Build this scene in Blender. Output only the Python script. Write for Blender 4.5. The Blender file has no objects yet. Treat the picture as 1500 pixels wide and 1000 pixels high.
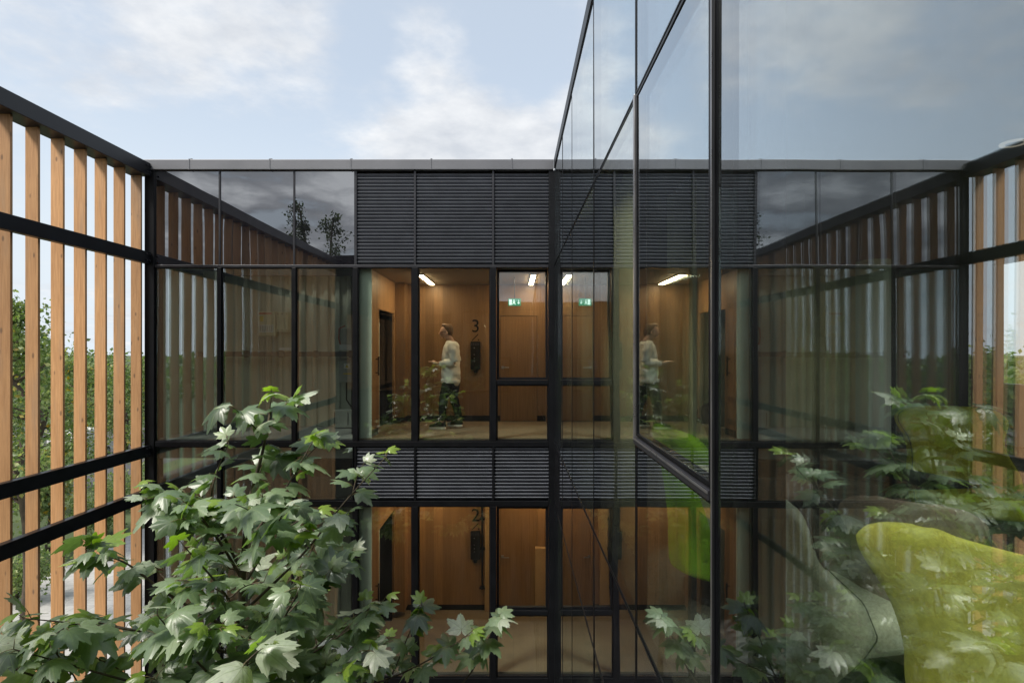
import bpy, bmesh, math, random
import numpy as np
from mathutils import Vector, Matrix
rnd = random.Random(7)
R = math.radians
sc = bpy.context.scene
col = sc.collection
H = 8.4                 # eye height above the courtyard paving
YF = 8.43               # plane of the lobby facade
XG = 0.607              # plane of the glass wing
F3, F2 = 7.084, 3.584   # floor levels
F = 833.0

def P(px, py, y):
    return Vector(((px - 752) * y / F, y, H - (py - 513) * y / F))

# ------------------------------------------------------------------ node helpers
def new_mat(name):
    m = bpy.data.materials.new(name); m.use_nodes = True
    nt = m.node_tree; nt.nodes.clear()
    out = nt.nodes.new('ShaderNodeOutputMaterial')
    return m, nt, out
def N(nt, typ, **kw):
    n = nt.nodes.new(typ)
    for k, v in kw.items():
        if k in n.inputs.keys() if isinstance(k, str) else False:
            n.inputs[k].default_value = v
        else:
            setattr(n, k, v)
    return n
def L(nt, a, b): nt.links.new(a, b)
def math_n(nt, op, a, b=None, clamp=False):
    n = nt.nodes.new('ShaderNodeMath'); n.operation = op; n.use_clamp = clamp
    for i, v in enumerate((a, b)):
        if v is None: continue
        if hasattr(v, 'is_output'): nt.links.new(v, n.inputs[i])
        else: n.inputs[i].default_value = v
    return n.outputs[0]
def ramp(nt, fac, stops):
    r = nt.nodes.new('ShaderNodeValToRGB')
    while len(r.color_ramp.elements) > 1: r.color_ramp.elements.remove(r.color_ramp.elements[-1])
    r.color_ramp.elements[0].position = stops[0][0]; r.color_ramp.elements[0].color = (*stops[0][1], 1)
    for p, c in stops[1:]:
        e = r.color_ramp.elements.new(p); e.color = (*c, 1)
    nt.links.new(fac, r.inputs[0]); return r.outputs[0]
def smooth(nt, v, a, b):
    n = nt.nodes.new('ShaderNodeMapRange'); n.interpolation_type = 'SMOOTHSTEP'
    nt.links.new(v, n.inputs[0]); n.inputs[1].default_value = a; n.inputs[2].default_value = b
    n.inputs[3].default_value = 0; n.inputs[4].default_value = 1
    return n.outputs[0]
def coords(nt, scale=(1, 1, 1), kind='Object', loc=(0, 0, 0)):
    tc = nt.nodes.new('ShaderNodeTexCoord'); mp = nt.nodes.new('ShaderNodeMapping')
    nt.links.new(tc.outputs[kind], mp.inputs[0]); mp.inputs['Scale'].default_value = scale
    mp.inputs['Location'].default_value = loc
    return mp.outputs[0]
def noise(nt, vec, scale, detail=4, rough=.55):
    n = nt.nodes.new('ShaderNodeTexNoise'); n.inputs['Scale'].default_value = scale
    n.inputs['Detail'].default_value = detail; n.inputs['Roughness'].default_value = rough
    if vec is not None: nt.links.new(vec, n.inputs['Vector'])
    return n.outputs['Fac']
def mixc(nt, f, a, b, typ='MIX'):
    n = nt.nodes.new('ShaderNodeMix'); n.data_type = 'RGBA'; n.blend_type = typ
    for s, v in ((n.inputs[0], f), (n.inputs[6], a), (n.inputs[7], b)):
        if hasattr(v, 'is_output'): nt.links.new(v, s)
        elif isinstance(v, (int, float)): s.default_value = v
        else: s.default_value = (*v, 1)
    return n.outputs[2]
def bump(nt, h, dist, strength=1.0):
    b = nt.nodes.new('ShaderNodeBump'); b.inputs['Strength'].default_value = strength
    b.inputs['Distance'].default_value = dist; nt.links.new(h, b.inputs['Height']); return b.outputs[0]
def principled(nt, out, color, rough=.5, metal=0., spec=.5, normal=None):
    p = nt.nodes.new('ShaderNodeBsdfPrincipled')
    for k, v in (('Base Color', color), ('Roughness', rough), ('Metallic', metal), ('Specular IOR Level', spec)):
        if hasattr(v, 'is_output'): nt.links.new(v, p.inputs[k])
        elif k == 'Base Color': p.inputs[k].default_value = (*v, 1)
        else: p.inputs[k].default_value = v
    if normal is not None: nt.links.new(normal, p.inputs['Normal'])
    nt.links.new(p.outputs[0], out.inputs[0]); return p

def mat_mottled(name, c, rough=.5, metal=0., var=.12, scale=3., bscale=None, bdist=.001, spec=.5):
    m, nt, out = new_mat(name)
    v = coords(nt); f = noise(nt, v, scale, 6)
    a = tuple(x * (1 - var) for x in c); b = tuple(x * (1 + var) for x in c)
    colr = ramp(nt, f, [(.3, a), (.7, b)])
    rr = nt.nodes.new('ShaderNodeMapRange'); L(nt, f, rr.inputs[0]); rr.inputs[3].default_value = max(0, rough - .1); rr.inputs[4].default_value = min(1, rough + .1)
    nrm = bump(nt, noise(nt, v, bscale, 5), bdist) if bscale else None
    principled(nt, out, colr, rr.outputs[0], metal, spec, nrm); return m

def mat_wood(name, c_lo, c_hi, rough, grain=(14, 14, .7), knots=True, planks=None):
    m, nt, out = new_mat(name)
    oi = nt.nodes.new('ShaderNodeObjectInfo')
    tc = nt.nodes.new('ShaderNodeTexCoord')
    off = nt.nodes.new('ShaderNodeVectorMath'); off.operation = 'ADD'
    cmb = nt.nodes.new('ShaderNodeCombineXYZ'); s = math_n(nt, 'MULTIPLY', oi.outputs['Random'], 37.)
    L(nt, s, cmb.inputs[2]); L(nt, s, cmb.inputs[0])
    L(nt, tc.outputs['Object'], off.inputs[0]); L(nt, cmb.outputs[0], off.inputs[1])
    mp = nt.nodes.new('ShaderNodeMapping'); mp.inputs['Scale'].default_value = grain; L(nt, off.outputs[0], mp.inputs[0])
    g = noise(nt, mp.outputs[0], 5., 6, .6)
    g2 = noise(nt, off.outputs[0], .9, 3)
    f = math_n(nt, 'ADD', math_n(nt, 'MULTIPLY', g, .75), math_n(nt, 'MULTIPLY', g2, .3))
    colr = ramp(nt, f, [(.33, c_lo), (.68, c_hi)])
    # board to board change of tone
    tone = nt.nodes.new('ShaderNodeMapRange'); L(nt, oi.outputs['Random'], tone.inputs[0]); tone.inputs[3].default_value = .66; tone.inputs[4].default_value = 1.18
    if knots:
        vo = nt.nodes.new('ShaderNodeTexVoronoi'); vo.inputs['Scale'].default_value = 1.
        mk = nt.nodes.new('ShaderNodeMapping'); mk.inputs['Scale'].default_value = (9, 9, 3.6); L(nt, off.outputs[0], mk.inputs[0]); L(nt, mk.outputs[0], vo.inputs['Vector'])
        kn = smooth(nt, math_n(nt, 'ADD', vo.outputs['Distance'], math_n(nt, 'MULTIPLY', g, .08)), .20, .10)
        colr = mixc(nt, math_n(nt, 'MULTIPLY', kn, .72), colr, (.10, .06, .035))
    if knots:   # weathered, greyer patches running down the boards
        mw = nt.nodes.new('ShaderNodeMapping'); mw.inputs['Scale'].default_value = (3, 3, .35); L(nt, off.outputs[0], mw.inputs[0])
        wf = smooth(nt, noise(nt, mw.outputs[0], 2.2, 5, .6), .48, .75)
        colr = mixc(nt, math_n(nt, 'MULTIPLY', wf, .45), colr, (.30, .24, .18))
    cm = nt.nodes.new('ShaderNodeVectorMath'); cm.operation = 'SCALE'; L(nt, colr, cm.inputs[0]); L(nt, tone.outputs[0], cm.inputs['Scale'])
    colr = cm.outputs[0]
    if planks:
        sp = nt.nodes.new('ShaderNodeSeparateXYZ'); L(nt, tc.outputs['Object'], sp.inputs[0])
        wn = nt.nodes.new('ShaderNodeTexWhiteNoise'); wn.noise_dimensions = '1D'
        xy = math_n(nt, 'ADD', sp.outputs[0], sp.outputs[1])
        L(nt, math_n(nt, 'FLOOR', math_n(nt, 'DIVIDE', xy, planks)), wn.inputs['W'])
        t2 = nt.nodes.new('ShaderNodeMapRange'); L(nt, wn.outputs[0], t2.inputs[0]); t2.inputs[3].default_value = .8; t2.inputs[4].default_value = 1.12
        c2 = nt.nodes.new('ShaderNodeVectorMath'); c2.operation = 'SCALE'; L(nt, colr, c2.inputs[0]); L(nt, t2.outputs[0], c2.inputs['Scale']); colr = c2.outputs[0]
    principled(nt, out, colr, rough, 0, .4, bump(nt, g, .0008)); return m

def mat_glass(name, r0, pw, tint, refl=(1, 1, 1), wav=.0035, opaque=None, dust=.012):
    m, nt, out = new_mat(name)
    lw = nt.nodes.new('ShaderNodeLayerWeight'); lw.inputs['Blend'].default_value = .5
    fac = math_n(nt, 'ADD', math_n(nt, 'MULTIPLY', math_n(nt, 'POWER', lw.outputs['Facing'], pw), 1 - r0), r0, True)
    tc = nt.nodes.new('ShaderNodeTexCoord')
    n1 = noise(nt, tc.outputs['Object'], .85, 1.5, .4)
    b = bump(nt, n1, wav)
    gl = nt.nodes.new('ShaderNodeBsdfGlossy'); gl.inputs['Roughness'].default_value = 0.0; gl.inputs['Color'].default_value = (*refl, 1)
    L(nt, b, gl.inputs['Normal'])
    if opaque is None:
        tr = nt.nodes.new('ShaderNodeBsdfTransparent'); tr.inputs['Color'].default_value = (*tint, 1)
    else:
        tr = nt.nodes.new('ShaderNodeBsdfDiffuse'); tr.inputs['Color'].default_value = (*opaque, 1)
    mx = nt.nodes.new('ShaderNodeMixShader'); L(nt, fac, mx.inputs[0]); L(nt, tr.outputs[0], mx.inputs[1]); L(nt, gl.outputs[0], mx.inputs[2])
    # thin film of dust in rain-streaked bands
    df = nt.nodes.new('ShaderNodeBsdfDiffuse'); df.inputs[0].default_value = (.45, .44, .40, 1)
    mp = nt.nodes.new('ShaderNodeMapping'); mp.inputs['Scale'].default_value = (9, 9, .35); L(nt, tc.outputs['Object'], mp.inputs[0])
    st = smooth(nt, noise(nt, mp.outputs[0], 2.2, 6, .6), .42, .75); sp_ = smooth(nt, noise(nt, tc.outputs['Object'], 1.6, 5, .65), .35, .75)
    du = math_n(nt, 'MULTIPLY', math_n(nt, 'ADD', st, math_n(nt, 'MULTIPLY', sp_, .6)), dust)
    m2 = nt.nodes.new('ShaderNodeMixShader'); L(nt, du, m2.inputs[0]); L(nt, mx.outputs[0], m2.inputs[1]); L(nt, df.outputs[0], m2.inputs[2])
    L(nt, m2.outputs[0], out.inputs[0]); return m

def mat_emit(name, c, s):
    m, nt, out = new_mat(name)
    e = nt.nodes.new('ShaderNodeEmission'); e.inputs[0].default_value = (*c, 1); e.inputs[1].default_value = s
    L(nt, e.outputs[0], out.inputs[0]); return m

def mat_fabric(name, c, var=.18, scale=60., spec=.15):
    var *= 1.5
    m, nt, out = new_mat(name)
    v = coords(nt)
    f = noise(nt, v, scale, 4, .7); f2 = noise(nt, v, 4., 3)
    ff = math_n(nt, 'ADD', math_n(nt, 'MULTIPLY', f, .6), math_n(nt, 'MULTIPLY', f2, .4))
    colr = ramp(nt, ff, [(.35, tuple(x * (1 - var) for x in c)), (.65, tuple(x * (1 + var) for x in c))])
    principled(nt, out, colr, .9, 0, spec, bump(nt, noise(nt, v, scale * 4, 3), .002)); return m

def mat_leaf(name, stops, rough=.42, transl=.35, veins=True, spec=.5):
    m, nt, out = new_mat(name)
    at = nt.nodes.new('ShaderNodeAttribute'); at.attribute_name = 'tone'
    c = ramp(nt, at.outputs['Fac'], stops)
    if veins:
        uv = nt.nodes.new('ShaderNodeUVMap'); sp = nt.nodes.new('ShaderNodeSeparateXYZ'); L(nt, uv.outputs[0], sp.inputs[0])
        ang = math_n(nt, 'ARCTAN2', sp.outputs[0], sp.outputs[1])
        rr = math_n(nt, 'SQRT', math_n(nt, 'ADD', math_n(nt, 'MULTIPLY', sp.outputs[0], sp.outputs[0]), math_n(nt, 'MULTIPLY', sp.outputs[1], sp.outputs[1])))
        pp = math_n(nt, 'PINGPONG', ang, R(22.5))
        d = math_n(nt, 'MULTIPLY', rr, math_n(nt, 'SINE', pp))
        vm = smooth(nt, d, .022, .006)
        c = mixc(nt, math_n(nt, 'MULTIPLY', vm, .45), c, (.22, .30, .12))
        f = noise(nt, uv.outputs[0], 7., 4)
        c = mixc(nt, .35, c, ramp(nt, f, [(.3, (.35, .35, .35)), (.7, (1, 1, 1))]), 'MULTIPLY')
        ob = coords(nt, (1, 1, 1)); sp2 = smooth(nt, noise(nt, ob, 16., 5, .65), .66, .74)
        c = mixc(nt, math_n(nt, 'MULTIPLY', sp2, .7), c, (.13, .085, .035))
    p = nt.nodes.new('ShaderNodeBsdfPrincipled'); L(nt, c, p.inputs['Base Color']); p.inputs['Roughness'].default_value = rough
    p.inputs['Specular IOR Level'].default_value = spec
    t = nt.nodes.new('ShaderNodeBsdfTranslucent')
    tc2 = mixc(nt, 1., c, (1.6, 1.9, .6), 'MULTIPLY'); L(nt, tc2, t.inputs[0])
    mx = nt.nodes.new('ShaderNodeMixShader'); mx.inputs[0].default_value = transl
    L(nt, p.outputs[0], mx.inputs[1]); L(nt, t.outputs[0], mx.inputs[2]); L(nt, mx.outputs[0], out.inputs[0]); return m

M = {}
M['black'] = mat_mottled('black_powder_coat', (.0045, .005, .0065), .42, 0, .25, 5., None, .001, .22)
M['rail'] = mat_mottled('rail_steel', (.007, .008, .011), .38, 0, .3, 4., None, .001, .3)
M['coping'] = mat_mottled('coping_metal', (.155, .16, .175), .5, .3, .1, 2.)
M['louvre'] = mat_mottled('louvre_metal', (.105, .115, .137), .5, .1, .15, 4.)
M['trim'] = mat_mottled('trim_metal', (.035, .036, .042), .4, .4, .15, 6.)
M['silver'] = mat_mottled('silver_trim', (.35, .35, .36), .3, .8, .15, 8.)
M['larch'] = mat_wood('larch_wood', (.35, .178, .074), (.56, .315, .145), .6)
M['veneer'] = mat_wood('oak_veneer', (.20, .105, .045), (.36, .205, .095), .42, (22, 22, .35), False, .16)
M['veneer_dark'] = mat_wood('door_veneer', (.175, .09, .04), (.31, .175, .08), .4, (22, 22, .35), False)
M['tile'] = None
M['ceiling'] = mat_mottled('lobby_ceiling_paint', (.32, .26, .19), .7, 0, .05, 2.)
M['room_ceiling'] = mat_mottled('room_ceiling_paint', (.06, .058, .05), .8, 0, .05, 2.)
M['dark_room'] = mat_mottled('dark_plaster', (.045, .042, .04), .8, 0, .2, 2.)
M['sage'] = mat_mottled('pale_sage_paint', (.62, .68, .60), .7, 0, .05, 2.)
M['plant_wall'] = mat_mottled('plant_room_panel', (.54, .56, .46), .6, 0, .1, 1.5)
M['curtain'] = mat_fabric('sage_curtain', (.74, .74, .46), .12, 40.)
M['lime'] = mat_fabric('lime_felt', (.88, .86, .17), .16, 55.)
M['green'] = mat_fabric('green_felt', (.30, .60, .03), .16, 55.)
M['sagefelt'] = mat_fabric('sage_felt', (.80, .86, .62), .22, 70.)
M['brownfelt'] = mat_fabric('brown_felt', (.30, .24, .19), .18, 70.)
M['olive'] = mat_fabric('olive_felt', (.48, .46, .05), .16, 55.)
M['carpet'] = mat_fabric('carpet_pile', (.13, .13, .10), .5, 35.)
M['concrete'] = mat_mottled('concrete', (.36, .35, .33), .85, 0, .15, 1.2, 25., .003)
M['paving'] = None
M['asphalt'] = mat_mottled('asphalt', (.07, .07, .072), .9, 0, .2, .6, 60., .004)
M['soil'] = mat_mottled('lawn_ground', (.06, .085, .03), .95, 0, .4, .5, 20., .02)
M['bark'] = mat_mottled('bark', (.09, .07, .05), .9, 0, .3, 9., 30., .01)
M['twig'] = mat_mottled('twig_bark', (.16, .13, .06), .7, 0, .3, 12.)
M['white'] = mat_mottled('white_paint', (.75, .75, .74), .35, 0, .05, 2.)
M['boxgrey'] = mat_mottled('cabinet_paint', (.42, .42, .38), .5, 0, .08, 3.)
M['cream'] = mat_mottled('cream_enamel', (.66, .60, .40), .5, 0, .08, 4.)
M['yellow'] = mat_mottled('yellow_label', (.75, .55, .04), .5, 0, .05, 4.)
M['red'] = mat_mottled('red_label', (.45, .07, .03), .5, 0, .05, 4.)
M['tyre'] = mat_mottled('rubber', (.02, .02, .02), .8, 0, .2, 6.)
M['skin'] = mat_mottled('skin', (.58, .36, .27), .55, 0, .06, 8.)
M['hair'] = mat_mottled('light_brown_hair', (.15, .085, .045), .6, 0, .4, 40., 60., .004)
M['shirt'] = mat_fabric('white_cotton', (.84, .84, .80), .05, 30.)
M['trousers'] = mat_fabric('black_denim', (.014, .017, .02), .2, 40.)
M['shoe'] = mat_fabric('black_canvas', (.015, .015, .015), .2, 40.)
M['sole'] = mat_mottled('white_rubber', (.72, .71, .66), .6, 0, .05, 8.)
M['cardboard'] = mat_mottled('pale_board', (.42, .27, .13), .7, 0, .1, 4.)
M['glass'] = mat_glass('vision_glass', .095, 3.0, (.90, .94, .90))
M['leftglass'] = mat_glass('plant_room_glass', .21, 3.0, (.91, .96, .93), (.84, .94, 1.), .0035, None, .012)
M['wingglass'] = mat_glass('coated_glass', .185, 2.5, (.97, .99, .96), (.90, .96, 1.), .0035, None, .008)
M['spandrel'] = mat_glass('spandrel_glass', .24, 3.0, None, (.95, .97, 1.), .0045, (.008, .008, .011))
M['lamp'] = mat_emit('warm_strip', (1., .72, .43), 38.)
M['lamp_low'] = mat_emit('warm_strip_dim', (1., .70, .40), 28.)
M['exit_green'] = mat_emit('exit_green_light', (.08, .40, .22), .5)
M['exit_white'] = mat_emit('exit_white_light', (.8, 1., .88), .9)
M['ring'] = mat_emit('ring_light', (1., .88, .7), .15)
M['maple'] = mat_leaf('maple_leaf', [(0, (.055, .095, .045)), (.45, (.19, .28, .15)), (.70, (.31, .41, .24)), (.74, (.52, .58, .46)), (.84, (.56, .62, .50)), (.88, (.20, .33, .035)), (1, (.33, .46, .05))], .38, .36, True, 1.)
M['birch'] = mat_leaf('small_leaf', [(0, (.07, .11, .045)), (.6, (.18, .24, .10)), (.9, (.32, .34, .16)), (.97, (.40, .26, .02)), (1, (.5, .28, .02))], .5, .35, False)
M['poplar'] = mat_leaf('poplar_leaf', [(0, (.02, .035, .012)), (1, (.06, .085, .03))], .5, .3, False)

def tile_mat(name, c, size, joint, jc, rough):
    m, nt, out = new_mat(name)
    v = coords(nt)
    br = nt.nodes.new('ShaderNodeTexBrick'); L(nt, v, br.inputs['Vector'])
    br.offset = 0; br.inputs['Scale'].default_value = 1; br.inputs['Brick Width'].default_value = size[0]; br.inputs['Row Height'].default_value = size[1]
    br.inputs['Mortar Size'].default_value = joint
    br.inputs['Color1'].default_value = (*[x * .93 for x in c], 1); br.inputs['Color2'].default_value = (*[x * 1.05 for x in c], 1); br.inputs['Mortar'].default_value = (*jc, 1)
    f = noise(nt, v, 5., 6)
    colr = mixc(nt, .5, br.outputs['Color'], ramp(nt, f, [(.3, (.6, .6, .6)), (.7, (1, 1, 1))]), 'MULTIPLY')
    principled(nt, out, colr, rough, 0, .4); return m
M['tile'] = tile_mat('lobby_tile', (.23, .18, .125), (.6, .6), .003, (.14, .12, .09), .45)
M['paving'] = tile_mat('concrete_paving', (.46, .45, .43), (.6, .4), .006, (.2, .2, .19), .85)

# ------------------------------------------------------------------ mesh builder
class MB:
    def __init__(s): s.v = []; s.f = []; s.attr = None; s.uv = None
    def add(s, vs, fs):
        o = len(s.v); s.v += [tuple(v) for v in vs]; s.f += [tuple(i + o for i in f) for f in fs]; return s
    def box(s, x0, x1, y0, y1, z0, z1, bev=0.):
        if bev > 0:
            bm = bmesh.new(); bmesh.ops.create_cube(bm, size=1)
            for v in bm.verts:
                v.co = Vector(((x0 + x1) / 2 + v.co.x * (x1 - x0), (y0 + y1) / 2 + v.co.y * (y1 - y0), (z0 + z1) / 2 + v.co.z * (z1 - z0)))
            bmesh.ops.bevel(bm, geom=bm.edges[:], offset=bev, segments=2, affect='EDGES', profile=.5)
            bm.verts.index_update(); bm.verts.ensure_lookup_table()
            s.add([v.co[:] for v in bm.verts], [[v.index for v in f.verts] for f in bm.faces]); bm.free(); return s
        vs = [(x, y, z) for z in (z0, z1) for y in (y0, y1) for x in (x0, x1)]
        return s.add(vs, [(0, 2, 3, 1), (4, 5, 7, 6), (0, 1, 5, 4), (2, 6, 7, 3), (0, 4, 6, 2), (1, 3, 7, 5)])
    def prism(s, poly, d, axis='x'):
        """polygon of (a,b) extruded from d[0] to d[1] along axis (x: a=y,b=z; y: a=x,b=z; z: a=x,b=y)"""
        n = len(poly); vs = []
        for t in d:
            for a, b in poly:
                vs.append({'x': (t, a, b), 'y': (a, t, b), 'z': (a, b, t)}[axis])
        fs = [tuple(range(n))[::-1], tuple(range(n, 2 * n))] + [(i, (i + 1) % n, n + (i + 1) % n, n + i) for i in range(n)]
        return s.add(vs, fs)
    def rings(s, rings, cap=True):
        n = len(rings[0]); vs = [p for r in rings for p in r]; fs = []
        for k in range(len(rings) - 1):
            for i in range(n):
                j = (i + 1) % n
                fs.append((k * n + i, k * n + j, (k + 1) * n + j, (k + 1) * n + i))
        if cap:
            fs.append(tuple(range(n))[::-1]); fs.append(tuple((len(rings) - 1) * n + i for i in range(n)))
        return s.add(vs, fs)
    def tube(s, pts, rad, n=8, flat=1.0):
        pts = [Vector(p) for p in pts]; rs = []
        if not hasattr(rad, '__len__'): rad = [rad] * len(pts)
        t0 = (pts[1] - pts[0]).normalized()
        ref = Vector((0, 1, 0)) if abs(t0.y) < .8 else Vector((1, 0, 0))
        for i, p in enumerate(pts):
            t = (pts[min(i + 1, len(pts) - 1)] - pts[max(i - 1, 0)]).normalized()
            a = (ref - t * ref.dot(t)).normalized(); b = t.cross(a)
            rs.append([p + a * math.cos(2 * math.pi * k / n) * rad[i] + b * math.sin(2 * math.pi * k / n) * rad[i] * flat for k in range(n)])
        return s.rings(rs)
    def cyl(s, c, r, h, axis='z', n=20):
        c = Vector(c); d = {'x': Vector((1, 0, 0)), 'y': Vector((0, 1, 0)), 'z': Vector((0, 0, 1))}[axis]
        return s.tube([c - d * h / 2, c + d * h / 2], r, n)
    def build(s, name, mat, parent=None, smooth=False):
        off = world_loc(parent)
        me = bpy.data.meshes.new(name)
        me.from_pydata([(v[0] - off.x, v[1] - off.y, v[2] - off.z) for v in s.v], [], s.f)
        if s.attr is not None:
            a = me.attributes.new('tone', 'FLOAT', 'FACE'); a.data.foreach_set('value', np.array(s.attr, np.float32))
        if s.uv is not None:
            u = me.uv_layers.new(name='UVMap')
            li = np.zeros(len(me.loops), np.int32); me.loops.foreach_get('vertex_index', li)
            u.data.foreach_set('uv', np.array(s.uv, np.float32)[li].ravel())
        me.materials.append(mat)
        if smooth: me.polygons.foreach_set('use_smooth', [True] * len(me.polygons))
        me.update()
        o = bpy.data.objects.new(name, me); col.objects.link(o)
        if parent is not None: o.parent = parent
        return o
def world_loc(o):
    v = Vector((0, 0, 0))
    while o is not None: v += o.location; o = o.parent
    return v
def tag(o, label=None, cat=None, group=None, kind=None):
    for k, v in (('label', label), ('category', cat), ('group', group), ('kind', kind)):
        if v: o[k] = v
    return o
def empty(name, loc, label, cat, group=None):
    o = bpy.data.objects.new(name, None); col.objects.link(o); o.location = loc; o.empty_display_size = .2
    return tag(o, label, cat, group)
def copy_tree(o, parent=None, mats=None):
    c = o.copy(); col.objects.link(c); c.parent = parent
    for ch in [x for x in col.objects if x.parent == o]: copy_tree(ch, c)
    return c
def evaluated(o):
    dg = bpy.context.evaluated_depsgraph_get()
    me = bpy.data.meshes.new_from_object(o.evaluated_get(dg)); return me
def remesh(o, vox, sm=6, smooth_shade=True):
    r = o.modifiers.new('r', 'REMESH'); r.mode = 'VOXEL'; r.voxel_size = vox; r.use_smooth_shade = True
    s = o.modifiers.new('s', 'SMOOTH'); s.iterations = sm; s.factor = .5
    me = evaluated(o); o.modifiers.clear(); old = o.data; o.data = me; me.name = old.name
    me.polygons.foreach_set('use_smooth', [True] * len(me.polygons)); return o

# ================================================================== GROUND
def sheet(name, x0, x1, y0, y1, z, mat):
    return tag(MB().add([(x0, y0, z), (x1, y0, z), (x1, y1, z), (x0, y1, z)], [(0, 1, 2, 3)]).build(name, mat), kind='structure')
sheet('ground', -900, 900, -900, 900, -.03, M['soil'])
sheet('courtyard_paving', -5.6, .6, -.9, 8.4, -.022, M['concrete'])
sheet('pavement', -17.5, -5.65, -30, 30, -.022, M['paving'])
sheet('path', -32, -17.5, 14, 18.5, -.018, M['paving'])
sheet('car_park', -60, -26, 28, 62, -.022, M['asphalt'])
sheet('road', -900, -60.5, 20, 28, -.022, M['asphalt'])
tag(MB().box(-60.2, -25.8, 27.7, 28, -.03, .1).build('kerb', M['concrete']), kind='structure')

# ================================================================== TIMBER SCREEN
scr = empty('timber_screen', (-5.5, 3.8, 0), 'tall screen of upright larch boards on black steel rails', 'screen')
y = 6.522
ys = [y + .36 * k for k in range(-20, 6)]
slat0 = None
for k, yy in enumerate(ys):
    if slat0 is None:
        b = MB().box(-5.60, -5.452, yy, yy + .032, .12, 11.0, .003)
        off = world_loc(scr); b.v = [(v[0], v[1], v[2]) for v in b.v]
        slat0 = b.build('slat', M['larch'], scr); base_y = yy
    else:
        s = slat0.copy(); col.objects.link(s); s.parent = scr; s.location.y = yy - base_y
        s.rotation_euler.z = 0
for nm, z0, z1, x0, x1 in (('top_beam', 10.96, 11.155, -5.62, -5.35), ('rail', 9.675, 9.85, -5.447, -5.36), ('rail', 6.835, 7.0, -5.447, -5.36),
                           ('rail', 6.19, 6.36, -5.447, -5.36), ('rail', 3.33, 3.5, -5.447, -5.36)):
    r = MB().box(x0, x1, -.85, 8.40, z0, z1, .006).build(nm, M['rail'], scr)
    for dz in (.045, -.045):
        for yy in (8.30, 8.37):
            MB().cyl((x1 + .008, yy, (z0 + z1) / 2 + dz), .013, .02, 'x', 8).build('bolt', M['trim'], r)
b = MB()
for yy in (-.85, 2.0, 5.2): b.box(-5.75, -5.63, yy, yy + .1, 0, 11.1)
b.build('post', M['rail'], scr)

# ================================================================== LOBBY BUILDING
px2x = lambda px: (px - 752) / 98.8
px2z = lambda py: H - (py - 513) / 98.8
bld = empty('lobby_building', (-2.4, YF, 0), 'dark glazed block with louvre bands and a timber lined lift lobby at the courtyard end', 'building')
cx = [-5.45, px2x(322), px2x(431), px2x(521), px2x(608), px2x(722.5), px2x(808)]
ZC1, ZC0, ZHEAD, ZSILL, ZLOW = px2z(235), px2z(250), px2z(390), px2z(650), px2z(737)
ZS2 = ZSILL - 3.5; ZL2 = ZLOW - 3.5
# coping
b = MB().box(-5.46, XG - .0125, YF - .05, YF + .35, ZC0, ZC1, .008)
cop = b.build('coping', M['coping'], bld)
for px in (280, 397, 515, 632, 750):
    b = MB(); b.box(px2x(px) - .006, px2x(px) + .006, YF - .056, YF + .355, ZC0 - .002, ZC1 + .006); b.box(px2x(px) - .012, px2x(px) + .012, YF + .0, YF + .03, ZC1 + .006, ZC1 + .028)
    b.build('seam', M['coping'], cop)
b = MB().box(-5.45, XG + .1, YF + .08, 8.949, 10.4, ZC0 - .003).box(-5.45, XG + .1, 9.801, 13.0, 10.4, ZC0 - .003).box(-2.949, XG + .1, 8.949, 9.801, 10.4, ZC0 - .003).box(-5.45, -5.251, 8.949, 9.801, 10.4, ZC0 - .003)
b.build('roof', M['dark_room'], bld)
# vertical mullions (outer caps) and horizontal transoms
def vbar(x0, x1, z0, z1, mat, y0=YF - .02, y1=YF + .10, name='mullion'):
    return MB().box(x0, x1, y0, y1, z0, z1, .004).build(name, mat, bld)
vbar(-5.45, -5.31, 0, ZC0 - .004, M['black'], YF - .03, YF + .2, 'corner_post')
ZB = .12
for x in cx[1:3]:
    vbar(x - .013, x + .013, ZHEAD + .022, ZC0 - .004, M['trim'], YF - .012, YF + .06)
    vbar(x - .029, x + .029, ZB, ZHEAD - .022, M['black'])
vbar(cx[3] - .02, cx[3] + .02, ZHEAD + .022, ZC0 - .004, M['trim'], YF - .012, YF + .06)
for x in cx[4:6]:
    vbar(x - .016, x + .016, ZHEAD + .022, ZC0 - .004, M['trim'], YF - .012, YF + .06)
for x, w in ((cx[3], .035), (cx[4], .045), (cx[5], .045)):
    vbar(x - w, x + w, ZSILL + .043, ZHEAD - .022, M['black'])
    vbar(x - w, x + w, ZB, ZLOW - .043, M['black'])
    vbar(x - .016, x + .016, ZLOW + .043, ZSILL - .043, M['black'], YF - .012, YF + .06)
vbar(cx[6] - .045, XG + .03, 0, ZC0 - .004, M['black'], YF - .03, YF + .14, 'corner_post')
def hbar(z0, z1, x0, x1, mat, y0=YF - .018, y1=YF + .10):
    return MB().box(x0, x1, y0, y1, z0, z1, .004).build('transom', mat, bld)
hbar(ZHEAD - .02, ZHEAD + .02, -5.308, cx[6] - .047, M['trim'])
hbar(ZSILL - .04, ZSILL + .04, -5.308, cx[6] - .047, M['black'])
hbar(ZLOW - .04, ZLOW + .04, -5.308, cx[6] - .047, M['black'])
hbar(ZS2 - .04, ZS2 + .04, -5.308, cx[6] - .047, M['black'])
hbar(ZL2 - .04, ZL2 + .04, -5.308, cx[6] - .047, M['black'])
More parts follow.
